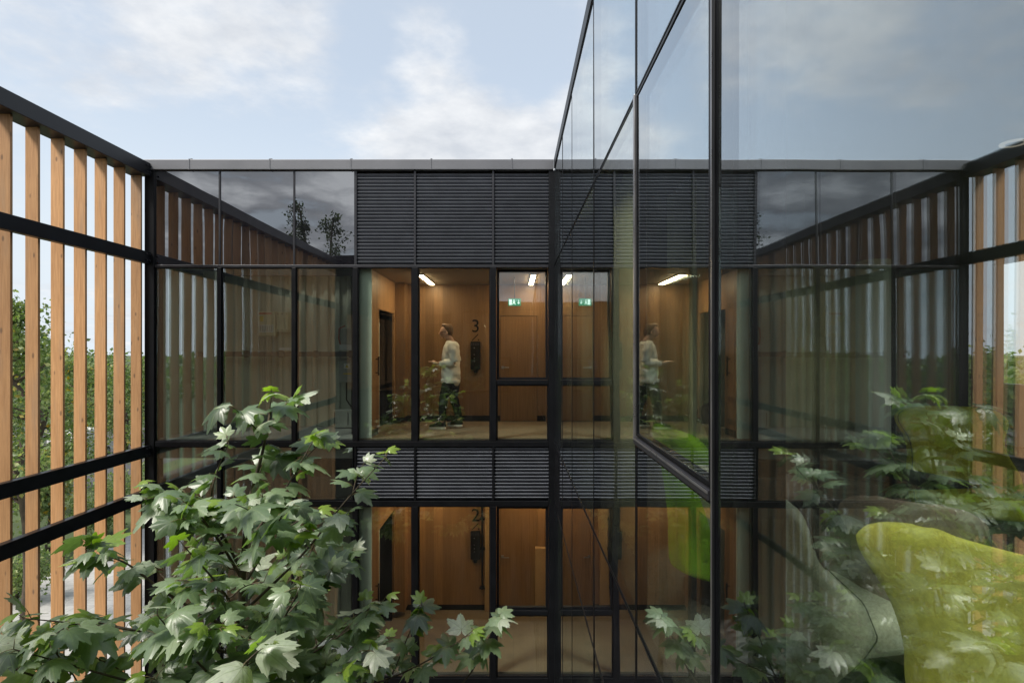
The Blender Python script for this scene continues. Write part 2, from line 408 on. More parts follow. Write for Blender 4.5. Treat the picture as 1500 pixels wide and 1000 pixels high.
# louvre panels
def louvre(x0, x1, z0, z1, tilt, name='louvre_panel'):
    b = MB(); pitch = .0517; n = int((z1 - z0) / pitch)
    for k in range(n):
        zb = z0 + .008 + k * pitch
        b.prism([(YF + .004, zb + .046), (YF + .001, zb + .043), (YF + .001, zb + .037), (YF + .03, zb + .006), (YF + .034, zb + .006), (YF + .012, zb + .036), (YF + .05, zb + .042), (YF + .05, zb + .046)], (x0, x1), 'x')
    p = b.build(name, M['louvre'], bld)
    MB().box(x0, x1, YF + .075, YF + .09, z0, z1).build('backing', M['dark_room'], p)
for i in range(3, 6):
    xa = cx[i] + .02; xb = cx[i + 1] - (.018 if i < 5 else .0455)
    louvre(xa, xb, ZHEAD + .022, ZC0 - .012, 0)
    louvre(xa, xb, ZLOW + .042, ZSILL - .042, 0)
    louvre(xa, xb, ZL2 + .042, ZS2 - .042, 0)
# glazing: window > pane
def tilt_jitter(o, c, a=.0012):
    ax = Matrix.Translation(c) @ Matrix.Rotation(rnd.gauss(0, a), 4, 'X') @ Matrix.Rotation(rnd.gauss(0, a), 4, 'Z') @ Matrix.Translation(-c)
    o.data.transform(ax)
def pane(parent, x0, x1, z0, z1, mat, y0=YF + .012, t=.026, root=bld):
    o = MB().box(x0, x1, y0, y0 + t, z0, z1).build('pane', mat, parent)
    tilt_jitter(o, Vector(((x0 + x1) / 2, y0, (z0 + z1) / 2)) - world_loc(parent)); return o
def window(x0, x1, z0, z1, mat, fr=.0, root=bld, y0=YF + .012):
    f = fr if fr else .012
    b = MB().box(x0, x0 + f, y0 - .01, y0 + .06, z0, z1).box(x1 - f, x1, y0 - .01, y0 + .06, z0, z1).box(x0 + f, x1 - f, y0 - .009, y0 + .059, z0, z0 + f).box(x0 + f, x1 - f, y0 - .009, y0 + .059, z1 - f, z1)
    w = b.build('window', M['black'], root)
    pane(w, x0 + f, x1 - f, z0 + f, z1 - f, mat, y0, root=root); return w
edges = [(-5.308, cx[1] - .031), (cx[1] + .031, cx[2] - .031), (cx[2] + .031, cx[3] - .037)]
for a, b_ in edges:
    sp = MB().box(a - (.0 if a < -5.3 else .023), b_ + .02, YF + .004, YF + .03, ZHEAD + .022, ZC0 - .006)
    o = sp.build('spandrel_pane', M['spandrel'], bld); tilt_jitter(o, Vector(((a + b_) / 2, YF, (ZHEAD + ZC0) / 2)) - world_loc(bld))
    for z0, z1 in ((ZSILL + .042, ZHEAD - .022), (ZLOW + .042, ZSILL - .042), (ZS2 + .042, ZLOW - .042), (ZL2 + .042, ZS2 - .042), (ZB, ZL2 - .042)):
        window(a, b_, z0, z1, M['leftglass'])
for fl in (0, -3.5):
    z0, z1 = ZSILL + .042 + fl, (ZHEAD - .022 if fl == 0 else ZLOW - .042)
    window(cx[3] + .037, cx[4] - .047, z0, z1, M['glass'])
    window(cx[4] + .047, cx[5] - .047, z0, z1, M['glass'])
    # opening sash above a fixed light
    zt = px2z(559.5) + (fl if fl == 0 else fl + .09)
    xa, xb = cx[5] + .047, cx[6] - .047
    MB().box(xa, xb, YF - .014, YF + .09, zt - .035, zt + .03, .004).build('transom', M['black'], bld)
    window(xa, xb, z0, zt - .037, M['glass'], .02)
    ztop = z1
    f = .035
    b = MB()
    sx0, sx1, sz0, sz1 = xa + .004, xb - .004, zt + .034, ztop - .004
    yy = YF + .02
    b.box(sx0, sx0 + f, yy, yy + .06, sz0, sz1).box(sx1 - f, sx1, yy, yy + .06, sz0, sz1).box(sx0 + f, sx1 - f, yy + .001, yy + .059, sz0, sz0 + f).box(sx0 + f, sx1 - f, yy + .001, yy + .059, sz1 - f, sz1)
    w = b.build('window', M['black'], bld)
    p = MB().box(sx0 + f, sx1 - f, yy + .012, yy + .038, sz0 + f, sz1 - f).build('pane', M['glass'], w)
    if fl == 0:   # this one hangs tilted inwards
        c = Vector((0, yy + .03, sz0)) - world_loc(bld)
        rot = Matrix.Translation(c) @ Matrix.Rotation(-R(4.2), 4, 'X') @ Matrix.Translation(-c)
        w.data.transform(rot); p.data.transform(rot)
for xa, xb in ((cx[3] + .037, cx[4] - .047), (cx[4] + .047, cx[5] - .047), (cx[5] + .047, cx[6] - .047)):
    window(xa, xb, ZB, ZL2 - .042, M['glass'])
# interior shell
YB = 10.54
for fl in (F3, F2):
    MB().box(-2.3, .62, YF + .105, YB + .1, fl - .3, fl).build('lobby_floor', M['tile'], bld)
    MB().box(-2.3, .62, YF + .105, YB + .1, fl + 2.535, fl + 2.6).build('lobby_ceiling', M['ceiling'], bld)
    # back wall with door gap
    b = MB().box(-2.0, -.245, YB, YB + .06, fl + .11, fl + 2.53).box(.445, .62, YB, YB + .06, fl + .11, fl + 2.53).box(-.245, .445, YB, YB + .06, fl + 1.955, fl + 2.53)
    b.box(-2.3, -1.96, 10.24, YB - .001, fl + .11, fl + 2.53)
    b.build('lobby_wall', M['veneer'], bld)
    MB().box(-1.99, -.245, YB + .02, YB + .05, fl + .001, fl + .105).box(.445, .62, YB + .02, YB + .05, fl + .001, fl + .105).build('skirting', M['black'], bld)
    d = MB().box(-.237, .437, YB + .004, YB + .05, fl + .012, fl + 1.945).build('door', M['veneer_dark'], bld)
    h = MB(); h.tube([(-.20, YB + .004, fl + 1.0), (-.20, YB - .05, fl + 1.0)], .011, 10); h.tube([(-.20, YB - .05, fl + 1.0), (-.08, YB - .052, fl + 1.0)], .010, 10); h.box(-.225, -.175, YB - .003, YB + .003, fl + .975, fl + 1.025)
    h.build('handle', M['silver'], d)
    # left wall with lift opening
    b = MB().box(-2.16, -2.13, YF + .14, 9.0, fl + .11, fl + 2.53).box(-2.16, -2.13, 10.14, 10.238, fl + .11, fl + 2.53).box(-2.16, -2.13, 9.0, 10.14, fl + 1.97, fl + 2.53)
    b.build('lobby_wall', M['veneer'], bld)
    MB().box(-2.155, -2.14, YF + .14, 9.0, fl + .001, fl + .105).build('skirting', M['black'], bld)
    d = MB().box(-2.54, -2.50, 8.92, 10.2, fl, fl + 2.1).box(-2.49, -2.165, 8.985, 9.0, fl, fl + 1.97).box(-2.49, -2.165, 10.14, 10.155, fl, fl + 1.97).build('lift_door', M['black'], bld)
    MB().box(-2.498, -2.49, 9.56, 9.58, fl + .02, fl + 1.95).build('door_seam', M['trim'], d)
    h = MB(); h.tube([(-2.085, 8.79, fl + .93), (-2.085, 8.79, fl + 1.22)], .013, 10)
    for dz in (.97, 1.18): h.tube([(-2.135, 8.79, fl + dz), (-2.085, 8.79, fl + dz)], .009, 8)
    h.build('pull_handle', M['black'], bld)
    MB().box(.60, .64, YF + .145, YB, fl + .0, fl + 2.53).build('lobby_wall', M['veneer'], bld)
    # partition end showing behind the glass
    MB().box(-2.275, -2.165, YF + .112, YF + .139, fl - .02, fl + 2.6).box(-2.335, -2.275, YF + .112, 8.9, fl - .02, fl + 2.6).box(-2.165, -2.13, YF + .112, YF + .139, fl - .02, fl + 2.6).build('partition', M['sage'], bld)
# plant room behind the left glazing
def corrugated(x0, x1, y, z0, z1, pitch=.2, d=.035):
    b = MB(); xs = []; x = x0
    while x < x1:
        for dx, dy in ((0, 0), (.10, 0), (.12, d), (.18, d)): xs.append((min(x + dx, x1), y - dy))
        x += pitch
    n = len(xs); vs = [(a, c, z0) for a, c in xs] + [(a, c, z1) for a, c in xs] + [(a, y + .05, z0) for a, c in xs] + [(a, y + .05, z1) for a, c in xs]
    fs = [(i, i + 1, n + i + 1, n + i) for i in range(n - 1)] + [(2 * n + i + 1, 2 * n + i, 3 * n + i, 3 * n + i + 1) for i in range(n - 1)] + [(n + i, n + i + 1, 3 * n + i + 1, 3 * n + i) for i in range(n - 1)]
    return b.add(vs, fs)
for fl in (F3, F2):
    corrugated(-5.4, -2.75, 9.9, fl, fl + 2.6).build('panel_wall', M['plant_wall'], bld)
    MB().box(-2.75, -2.34, 9.86, 9.95, fl, fl + 2.6).build('panel_wall', M['boxgrey'], bld)
    MB().box(-5.45, -2.34, YF + .105, 10.0, fl - .3, fl - .002).build('floor_slab', M['concrete'], bld)
    if fl == F3:
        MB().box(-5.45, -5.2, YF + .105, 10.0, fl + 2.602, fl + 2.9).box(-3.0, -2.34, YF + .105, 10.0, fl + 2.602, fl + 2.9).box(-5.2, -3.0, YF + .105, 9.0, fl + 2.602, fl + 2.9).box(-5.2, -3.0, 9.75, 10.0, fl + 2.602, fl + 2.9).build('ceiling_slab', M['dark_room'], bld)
        MB().box(-5.25, -5.2, 8.95, 9.8, fl + 2.91, ZC0 + .1).box(-3.0, -2.95, 8.95, 9.8, fl + 2.91, ZC0 + .1).box(-5.2, -3.0, 8.95, 9.0, fl + 2.91, ZC0 + .1).box(-5.2, -3.0, 9.75, 9.8, fl + 2.91, ZC0 + .1).build('added_light_shaft', M['white'], bld)  # unseen white shaft, added so daylight brightens the plant room wall
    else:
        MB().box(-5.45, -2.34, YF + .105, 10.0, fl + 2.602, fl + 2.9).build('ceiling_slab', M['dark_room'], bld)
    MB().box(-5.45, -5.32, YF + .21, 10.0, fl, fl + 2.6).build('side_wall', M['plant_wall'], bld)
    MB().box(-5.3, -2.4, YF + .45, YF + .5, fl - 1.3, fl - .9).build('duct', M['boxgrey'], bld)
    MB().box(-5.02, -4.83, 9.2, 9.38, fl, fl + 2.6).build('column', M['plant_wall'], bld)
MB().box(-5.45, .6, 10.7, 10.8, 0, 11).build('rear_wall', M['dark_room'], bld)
MB().box(-5.45, .6, YF + .5, 10.6, 0, .1).build('floor_slab', M['concrete'], bld)

# --- plant room equipment
def q(px, py, y=9.75): return P(px, py, y)
def wallbox(name, px0, px1, py0, py1, mat, label, cat, y=9.72, d=.14, extra=None, group=None):
    a, c = q(px0, py1, y), q(px1, py0, y)
    e = empty(name, ((a.x + c.x) / 2, y + d, a.z), label, cat, group)
    b = MB().box(a.x, c.x, y, y + d, a.z, c.z, .008); cab = b.build('case', mat, e)
    if extra: extra(e, a, c, y)
    return e
def board_extra(e, a, c, y):
    w, h = c.x - a.x, c.z - a.z
    MB().box(a.x + .03, c.x - .03, y - .012, y - .001, a.z + .06, a.z + h * .45).build('terminal_panel', M['white'], e)
    b = MB()
    for k in range(6):
        x = a.x + .05 + k * (w - .1) / 5
        b.box(x - .008, x + .008, y - .02, y - .013, a.z + .08, a.z + h * .42)
    b.build('fuse', M['boxgrey'], e)
    MB().box(a.x + .02, c.x - .06, y - .005, y - .001, c.z - .05, c.z - .02).build('warning_strip', M['red'], e)
    MB().box(a.x + .03, a.x + .09, y - .006, y - .001, c.z - .17, c.z - .08).build('warning_label', M['yellow'], e)
    cb = MB()
    for k in range(6):
        x = a.x + .05 + k * (w - .1) / 5
        cb.tube([(x, y + .03, a.z), (x, y + .03, a.z - .28), (x + .01, y + .05, a.z - .75)], .007, 6)
    cb.build('cable', M['boxgrey'], e)
wallbox('fuse_board', 378, 403, 456, 492, M['cream'], 'cream fuse board with a red strip and hanging cables behind the left glazing', 'fuse board', extra=board_extra)
def lid_extra(e, a, c, y):
    for x in (a.x + .025, (a.x + c.x) / 2, c.x - .025):
        for z in (a.z + .03, c.z - .03): MB().cyl((x, y - .003, z), .008, .008, 'y', 8).build('screw', M['trim'], e)
wallbox('junction_box', 405, 422, 457, 486, M['cream'], 'plain cream junction box with screwed lid right of the fuse board', 'junction box', extra=lid_extra)
def warn_extra(e, a, c, y):
    cxm = (a.x + c.x) / 2 + .02
    MB().box(cxm - .05, cxm + .05, y - .004, y - .001, c.z - .16, c.z - .07).build('warning_label', M['white'], e)
    MB().prism([(cxm - .03, c.z - .145), (cxm + .03, c.z - .145), (cxm, c.z - .09)], (y - .008, y - .005), 'y').build('warning_triangle', M['yellow'], e)
    MB().box(a.x + .08, c.x - .01, y - .004, y - .001, a.z + .14, a.z + .16).build('yellow_stripe', M['yellow'], e)
    MB().tube([((a.x + c.x) / 2, y + .05, a.z), ((a.x + c.x) / 2, y + .04, a.z - .3), ((a.x + c.x) / 2 + .08, y + .05, a.z - .42)], .012, 8).build('cable', M['black'], e)
wallbox('electrical_cabinet', 496, 517, 526, 560, M['boxgrey'], 'grey electrical cabinet with a yellow stripe and warning triangle', 'cabinet', extra=warn_extra)
def inv_extra(e, a, c, y):
    MB().box(a.x - .03, c.x + .03, y - .02, y + .08, a.z - .1, a.z - .006).build('base_box', M['white'], e)
    MB().tube([(a.x - .02, y + .05, a.z - .05), (a.x - .06, y + .05, a.z + .1), (a.x - .05, y + .05, c.z), (a.x + .05, y + .05, c.z + .05)], .012, 8).build('cable', M['red'], e)
wallbox('control_unit', 500, 518, 481, 504, M['boxgrey'], 'pale grey control unit with a red cable above the black tray', 'control unit', extra=inv_extra)
def cab_extra(e, a, c, y):
    MB().box(a.x + .02, a.x + .03, y - .006, y - .001, a.z + .04, c.z - .04).box(c.x - .10, c.x - .09, y - .006, y - .001, a.z + .04, c.z - .04).build('door_seam', M['black'], e)
wallbox('floor_cabinet', 488, 518, 600, 626, M['boxgrey'], 'low grey cabinet on the plant room floor beneath the striped cabinet', 'cabinet', d=.12, y=9.6, extra=cab_extra)
a, c = q(282, 522, 9.6), q(520, 515, 9.6)
tray = empty('cable_tray', ((a.x + c.x) / 2, 9.65, a.z), 'long dark cable tray running across the plant room wall', 'cable tray')
MB().box(a.x, c.x, 9.58, 9.72, a.z, a.z + .02).box(a.x, c.x, 9.58, 9.59, a.z + .021, c.z).box(a.x, c.x, 9.71, 9.72, a.z + .021, c.z).build('tray', M['dark_room'], tray)
b = MB()
for k in range(5):
    x = a.x + .2 + k * .6; b.box(x, x + .03, 9.73, 9.86, a.z - .02, a.z + .1)
b.build('bracket', M['trim'], tray)
a, c = q(408, 513, 9.72), q(426, 509, 9.72)
tag(MB().box(a.x, c.x, 9.72, 9.80, a.z, c.z, .004).build('terminal_strip', M['white']), 'small white terminal strip fixed just above the cable tray', 'terminal strip')

# --- lobby fittings
def text_mesh(name, body, size, loc, mat, parent, depth=.004):
    cu = bpy.data.curves.new(name, 'FONT'); cu.body = body; cu.size = size; cu.extrude = depth; cu.align_x = 'CENTER'
    t = bpy.data.objects.new('tmp', cu); col.objects.link(t)
    bpy.context.view_layer.update()
    me = evaluated(t); bpy.data.objects.remove(t)
    me.transform(Matrix.Translation(Vector(loc) - world_loc(parent)) @ Matrix.Rotation(R(90), 4, 'X'))
    me.materials.clear(); me.materials.append(mat); me.name = name
    o = bpy.data.objects.new(name, me); col.objects.link(o); o.parent = parent; return o
for fl, ch in ((F3, '3'), (F2, '2')):
    up = 'upper' if ch == '3' else 'lower'
    xs, zs = -.70, fl + 1.655
    e = empty('floor_number', (xs, YB, zs), f'black numeral three on the timber wall of the upper lobby beside the walking person' if ch == '3' else 'black numeral two, half hidden by the louvre band, on the lower lobby wall', 'floor number')
    text_mesh('numeral', ch, .335, (xs, YB - .005, zs), M['black'], e)
    MB().prism([(xs - .07, zs - .15), (xs - .058, zs - .16), (xs + .055, zs - .045), (xs + .043, zs - .035)], (YB - .006, YB - .001), 'y').build('slash', M['black'], e)
    MB().cyl((xs + .055, YB - .004, zs - .145), .013, .006, 'y', 12).build('dot', M['black'], e)
    e = empty('lift_panel', (xs, YB, fl + .93), 'black lift panel with small keys on the upper lobby wall behind the person' if ch == '3' else 'black lift panel on the lower lobby wall beside the vertical rail', 'lift panel')
    MB().box(xs - .09, xs + .09, YB - .07, YB - .001, fl + .965, fl + 1.48, .01).build('case', M['black'], e)
    MB().tube([(xs, YB - .04, fl + .964), (xs, YB - .04, fl + .905)], [.045, .03], 12).build('nozzle', M['black'], e)
    b = MB()
    for k in range(5): b.box(xs - .075 + k * .032, xs - .055 + k * .032, YB - .074, YB - .071, fl + 1.405, fl + 1.455)
    b.build('display', M['trim'], e)
    for dz in (1.36, 1.24, 1.17, 1.11): MB().cyl((xs - .02, YB - .073, fl + dz), .009, .006, 'y', 10).build('button', M['silver'], e)
    for sx, side in ((-1.48, 'left'), (.32, 'right')):
        where = 'beside the lift door' if side == 'left' else 'above the plain timber door'
        e = empty('ceiling_light', (sx, 9.73, fl + 2.535), f'warm linear ceiling light in the {up} lobby {where}', 'ceiling light', 'strip lights in the lift lobbies')
        MB().box(sx - .045, sx + .045, 9.08, 10.38, fl + 2.515, fl + 2.534).build('housing', M['trim'], e)
        MB().box(sx - .035, sx + .035, 9.1, 10.36, fl + 2.505, fl + 2.5145).build('diffuser', M['lamp' if fl == F3 else 'lamp_low'], e)
# exit sign
ex, ey, ez = .02, 9.45, 9.20
e = empty('exit_sign', (ex, ey, 9.62), 'small lit green exit sign with running figure and arrow hanging from the lobby ceiling', 'exit sign')
MB().box(ex - .105, ex + .105, ey, ey + .03, ez - .06, ez + .06, .004).build('case', M['exit_green'], e)
MB().tube([(ex, ey + .015, ez + .06), (ex, ey + .015, 9.615)], .006, 8).build('hanger', M['trim'], e)
yy = (ey - .005, ey - .001)
b = MB().box(ex - .09, ex - .045, *yy, ez - .045, ez + .045)                                          # doorway
b.prism([(ex - .02, ez + .02), (ex + .0, ez + .02), (ex + .0, ez + .04), (ex - .02, ez + .04)], yy, 'y')  # head
b.prism([(ex - .035, ez + .012), (ex + .012, ez + .012), (ex + .002, ez - .012), (ex + .022, ez - .035), (ex + .008, ez - .04), (ex - .012, ez - .018), (ex - .035, ez - .04), (ex - .042, ez - .03), (ex - .02, ez - .008)], yy, 'y')
b.prism([(ex + .062, ez + .035), (ex + .072, ez + .035), (ex + .072, ez - .005), (ex + .092, ez - .005), (ex + .067, ez - .035), (ex + .042, ez - .005), (ex + .062, ez - .005)], yy, 'y')
b.build('pictogram', M['exit_white'], e)
# lower lobby bits
e = empty('wall_rail', (-.575, YB, 4.0), 'slim black vertical rail with three clamps on the lower lobby wall', 'rail')
MB().tube([(-.575, YB - .06, 4.0), (-.575, YB - .06, 5.75)], .018, 10).build('pole', M['black'], e)
for z in (4.03, 4.75, 5.3): MB().box(-.625, -.525, YB - .08, YB - .001, z - .02, z + .02, .005).build('clamp', M['black'], e)
tag(MB().box(.40, .60, YB - .16, YB - .03, F2 + .002, F2 + 1.2, .004).build('board_stack', M['cardboard']), 'pale boards stacked upright on the lower lobby floor beside the door', 'boards')
tag(MB().box(-.53, -.36, YB - .06, YB - .004, F2 + .002, F2 + 2.4, .004).build('timber_plank', M['cardboard']), 'tall pale plank standing against the lower lobby wall by the rail', 'plank')

# ================================================================== GLASS WING
wing = empty('glass_wing', (XG, 4, 0), 'wing with a tall reflective glass wall along the right side of the courtyard', 'building')
ymul = [-.9, .30, 1.71, 2.81, 4.29, 5.88, 7.02, YF - .03]
ZA, ZB3, ZLB = H + 1.26, H - 1.36, H - 2.25
ZCB = H + 2.67
def wpane(y0, y1, z0, z1, mat, parent):
    o = MB().box(XG, XG + .026, y0, y1, z0, z1).build('pane', mat, parent)
    c = Vector((XG, (y0 + y1) / 2, (z0 + z1) / 2)) - world_loc(parent)
    ax = Matrix.Translation(c) @ Matrix.Rotation(rnd.gauss(0, .0009), 4, 'Y') @ Matrix.Rotation(rnd.gauss(0, .0009), 4, 'Z') @ Matrix.Translation(-c)
    o.data.transform(ax); return o
def wwindow(y0, y1, z0, z1, mat, f=.008, d=(.003, .05)):
    b = MB().box(XG - d[0], XG + d[1], y0, y0 + f, z0, z1).box(XG - d[0], XG + d[1], y1 - f, y1, z0, z1).box(XG - d[0] + .001, XG + d[1], y0 + f, y1 - f, z0, z0 + f).box(XG - d[0] + .001, XG + d[1], y0 + f, y1 - f, z1 - f, z1)
    w = b.build('window', M['black'], wing)
    wpane(y0 + f, y1 - f, z0 + f, z1 - f, mat, w); return w
for i in range(len(ymul) - 1):
    a, c = ymul[i] + .006, ymul[i + 1] - .006
    if i == 1: c = 1.693
    if i == 2: a = 1.727
    wwindow(a, c, ZA + .006, ZCB - .006, M['wingglass'])
    zm = H - .44
    if i == 2:
        wwindow(a + .01, c - .02, zm + .022, ZA - .01, M['wingglass'], .014, (.006, .04))
        tb = MB().box(XG - .016, XG + .06, a, c, zm - .018, zm + .016, .003).build('transom', M['trim'], wing)
        MB().box(XG - .019, XG - .0165, a, c, zm + .004, zm + .012).build('silver_edge', M['silver'], tb)
        wwindow(a, c, ZB3 + .006, zm - .02, M['wingglass'], .012)
    else:
        wwindow(a, c, ZB3 + .006, ZA - .006, M['wingglass'])
    wwindow(a, c, ZLB + .006, ZB3 - .006, M['spandrel'])
    wwindow(a, c, ZB3 - 3.5 + .006, ZLB - .006, M['wingglass'])
    wwindow(a, c, .1, ZB3 - 3.5 - .006, M['spandrel'])
MB().box(XG - .010, XG + .03, 1.694, 1.726, .1, ZCB, .003).build('mullion', M['black'], wing)
MB().box(XG - .013, XG - .0105, 1.706, 1.714, .1, ZCB, .0).build('mullion_cap', M['silver'], wing)
MB().box(XG - .014, XG + .05, 2.797, 2.823, zm, ZA, .003).build('mullion', M['silver'], wing)
# roof edge
MB().box(XG - .012, XG + .4, -.9, YF - .06, ZCB, ZC1 - .0, .008).build('coping', M['black'], wing)
def holed(x0, x1, y0, y1, z0, z1, hx0, hx1, hy0, hy1):
    return MB().box(x0, hx0, y0, y1, z0, z1).box(hx1, x1, y0, y1, z0, z1).box(hx0, hx1, y0, hy0, z0, z1).box(hx0, hx1, hy1, y1, z0, z1)
HOLE = (1.0, 6.4, -.8, 1.75)     # unseen roof opening, added to let daylight brighten the lounge
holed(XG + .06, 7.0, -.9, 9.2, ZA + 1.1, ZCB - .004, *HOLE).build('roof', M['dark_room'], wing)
MB().box(.95, .999, -.8, 1.75, F3 + 2.54, ZCB + .2).box(6.401, 6.45, -.8, 1.75, F3 + 2.54, ZCB + .2).box(.95, 6.45, -.85, -.801, F3 + 2.54, ZCB + .2).box(.95, 6.45, 1.751, 1.8, F3 + 2.54, ZCB + .2).build('added_light_shaft', M['white'], wing)  # white shaft walls round the added opening, passing daylight into the lounge
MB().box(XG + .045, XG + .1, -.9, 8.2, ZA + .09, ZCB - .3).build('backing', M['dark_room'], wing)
# room shell
for fl in (F3, F2):
    MB().box(XG + .04, 7.0, -.9, 9.2, fl - .35, fl - .004).build('floor_slab', M['carpet'], wing)
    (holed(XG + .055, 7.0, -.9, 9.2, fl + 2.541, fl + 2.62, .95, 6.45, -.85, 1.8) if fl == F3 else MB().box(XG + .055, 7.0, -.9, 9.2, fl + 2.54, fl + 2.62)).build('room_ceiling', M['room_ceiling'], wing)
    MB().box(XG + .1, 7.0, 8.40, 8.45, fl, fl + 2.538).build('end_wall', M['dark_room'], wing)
    b = MB()
    for k in range(6): b.box(XG + .05 + k * 1.25, XG + .12 + k * 1.25, -.95, -.9, fl, fl + 2.538)
    w = b.build('window', M['black'], wing)  # end glazing out of view, added to let more light onto the chairs
    MB().box(XG + .05, 6.9, -.935, -.92, fl, fl + 2.538).build('pane', M['glass'], w)
    MB().box(XG + .045, .757, 1.58, 1.88, fl, fl + 2.538).build('column', M['black'], wing)
    b = MB()
    for yy in (-.9, 1.4, 3.7, 6.0, 8.3): b.box(6.9, 7.0, yy, yy + .1, fl, fl + 2.538)
    b.box(6.92, 6.98, -.9, 9.2, fl, fl + .85)
    b.build('outer_frame', M['white'], wing)
MB().box(4.75, 5.05, 7.6, 7.9, F3, F3 + 2.538).build('column', M['sage'], wing)
MB().box(5.05, 6.9, 8.0, 8.1, F3, F3 + 2.538).build('wall_panel', M['dark_room'], wing)
# curtains
def curtain(pts, z0, z1, amp, pitch, label):
    pts = [Vector((*p, 0)) for p in pts]; b = MB(); ring = []
    tot = (pts[1] - pts[0]).length; d = (pts[1] - pts[0]).normalized(); nrm = Vector((-d.y, d.x, 0)); n = int(tot / pitch * 10)
    prof = []
    for i in range(n + 1):
        s = tot * i / n
        prof.append(pts[0] + d * s + nrm * amp * (math.sin(2 * math.pi * s / pitch) + .35 * math.sin(2 * math.pi * s / pitch * 2.3 + 1)))
    vs, fs = [], []
    zs = [z0, (z0 + z1) / 2, z1]
    for side in (0, 1):
        for z in zs:
            for p in prof: vs.append((p + nrm * .006 * side) + Vector((0, 0, z)))
    m = n + 1
    for side in (0, 1):
        o = side * 3 * m
        for k in range(2):
            for i in range(n):
                f = (o + k * m + i, o + k * m + i + 1, o + (k + 1) * m + i + 1, o + (k + 1) * m + i)
                fs.append(f if side == 0 else f[::-1])
    for i in range(n):
        fs.append((i + 1, i, 3 * m + i, 3 * m + i + 1)); fs.append((2 * m + i, 2 * m + i + 1, 5 * m + i + 1, 5 * m + i))
    return tag(b.add(vs, fs).build('curtain', M['curtain'], None, True), label, 'curtain', 'sage curtains in the glass wing')
curtain([(.75, 8.05), (4.95, 8.05)], F3 + .01, F3 + 2.52, .035, .16, 'broad sage curtain closing the far end of the lounge behind the chairs')
curtain([(.80, 3.62), (.78, 4.28)], F3 + .01, F3 + 2.52, .03, .11, 'narrow gathered sage curtain behind the glass farther along the wing')
curtain([(1.25, 3.93), (1.25, 4.46)], F3 + .01, F3 + 2.52, .03, .1, 'narrow gathered sage curtain right behind the opening window of the wing')
for dx, dy, lb in ((2.95, 3.35, 'small ring downlight in the lounge ceiling high above the olive chair'),):
    e = empty('downlight', (dx, dy, F3 + 2.54), lb, 'downlight')
    rg = [[Vector((dx + r_ * math.cos(t), dy + r_ * math.sin(t), z)) for t in [2 * math.pi * i / 24 for i in range(24)]] for r_, z in ((.07, F3 + 2.539), (.07, F3 + 2.53), (.045, F3 + 2.53), (.045, F3 + 2.539))]
    MB().rings(rg, False).build('ring', M['ring'], e)
    MB().cyl((dx, dy, F3 + 2.535), .042, .006, 'z', 20).build('recess', M['black'], e)

# lounge chairs
def interp(tab, z):
    for (a, va), (b_, vb) in zip(tab, tab[1:]):
        if z <= b_:
            t = (z - a) / (b_ - a); t = t * t * (3 - 2 * t) if False else t
            return va + (vb - va) * t
    return tab[-1][1]
def make_chair(name, fabric, label, cat='armchair', group='felt lounge chairs in the wing'):
    """back shell faces local +Y; origin on the floor under the seat centre"""
    root = empty(name, (0, 0, 0), label, cat, group)
    W = [(.16, .27), (.3, .34), (.42, .365), (.52, .36), (.62, .335), (.70, .325), (.76, .335), (.82, .365), (.87, .385), (.905, .385), (.935, .37), (.96, .335), (.98, .285), (.992, .22), (1.0, .13)]
    D = [(.16, .22), (.4, .34), (.55, .30), (.7, .17), (.85, .10), (1.0, .05)]
    nz, nt_ = 36, 28
    def surf(t, z, off):
        w = interp(W, z) - off * .8; d = interp(D, z)
        a = t * R(98)
        k = math.sin(a) / math.sin(R(98)) if abs(t) < .92 else math.copysign(1, t)
        x = w * math.sin(a * .92) / 1.0
        yv = -.34 - .10 * max(0, z - .4) + off + (1 - math.cos(a)) / (1 - math.cos(R(98))) * d
        return Vector((x, yv, z))
    zs = [.16 + (1.0 - .16) * k / nz for k in range(nz + 1)]
    ts = [-1 + 2 * i / nt_ for i in range(nt_ + 1)]
    th = .055
    b = MB(); m = nt_ + 1; vs = []
    for off in (0, th):
        for z in zs:
            for t in ts: vs.append(surf(t, z if off == 0 else min(z, .975), off))
    fs = []; o2 = (nz + 1) * m
    for k in range(nz):
        for i in range(nt_):
            fs.append((k * m + i, k * m + i + 1, (k + 1) * m + i + 1, (k + 1) * m + i)); a = o2 + k * m + i
            fs.append((a + 1, a, a + m, a + m + 1))
        for i in (0, nt_): fs.append((k * m + i, (k + 1) * m + i, o2 + (k + 1) * m + i, o2 + k * m + i))
    for i in range(nt_):
        fs.append((nz * m + i, nz * m + i + 1, o2 + nz * m + i + 1, o2 + nz * m + i)); fs.append((i + 1, i, o2 + i, o2 + i + 1))
    sh = b.add(vs, fs).build('shell', fabric, root)
    bm = bmesh.new(); bm.from_mesh(sh.data); bmesh.ops.recalc_face_normals(bm, faces=bm.faces); bm.to_mesh(sh.data); bm.free()
    remesh(sh, .014, 8)
    c = MB().box(-.27, .27, -.27, .34, .26, .43, .05).build('seat_cushion', fabric, root, True)
    rs = []
    for z, r_ in ((.20, .22), (.16, .24), (.158, .03), (.04, .03), (.035, .25), (.012, .26), (.0, .26)):
        rs.append([Vector((r_ * math.cos(2 * math.pi * i / 24), r_ * math.sin(2 * math.pi * i / 24), z)) for i in range(24)])
    MB().rings(rs).build('base', M['black'], root)
    # piping along the shell's front edge
    for t in (-1, 1):
        MB().tube([surf(t, z, th * .5) + Vector((0, .012, 0)) for z in zs[2:-2]], .0025, 6).build('piping', M['dark_room'], sh)
    return root
def put(o, x, y, z, rot): o.location = (x, y, z); o.rotation_euler.z = R(rot); o.scale = (.92, .92, .91); return o
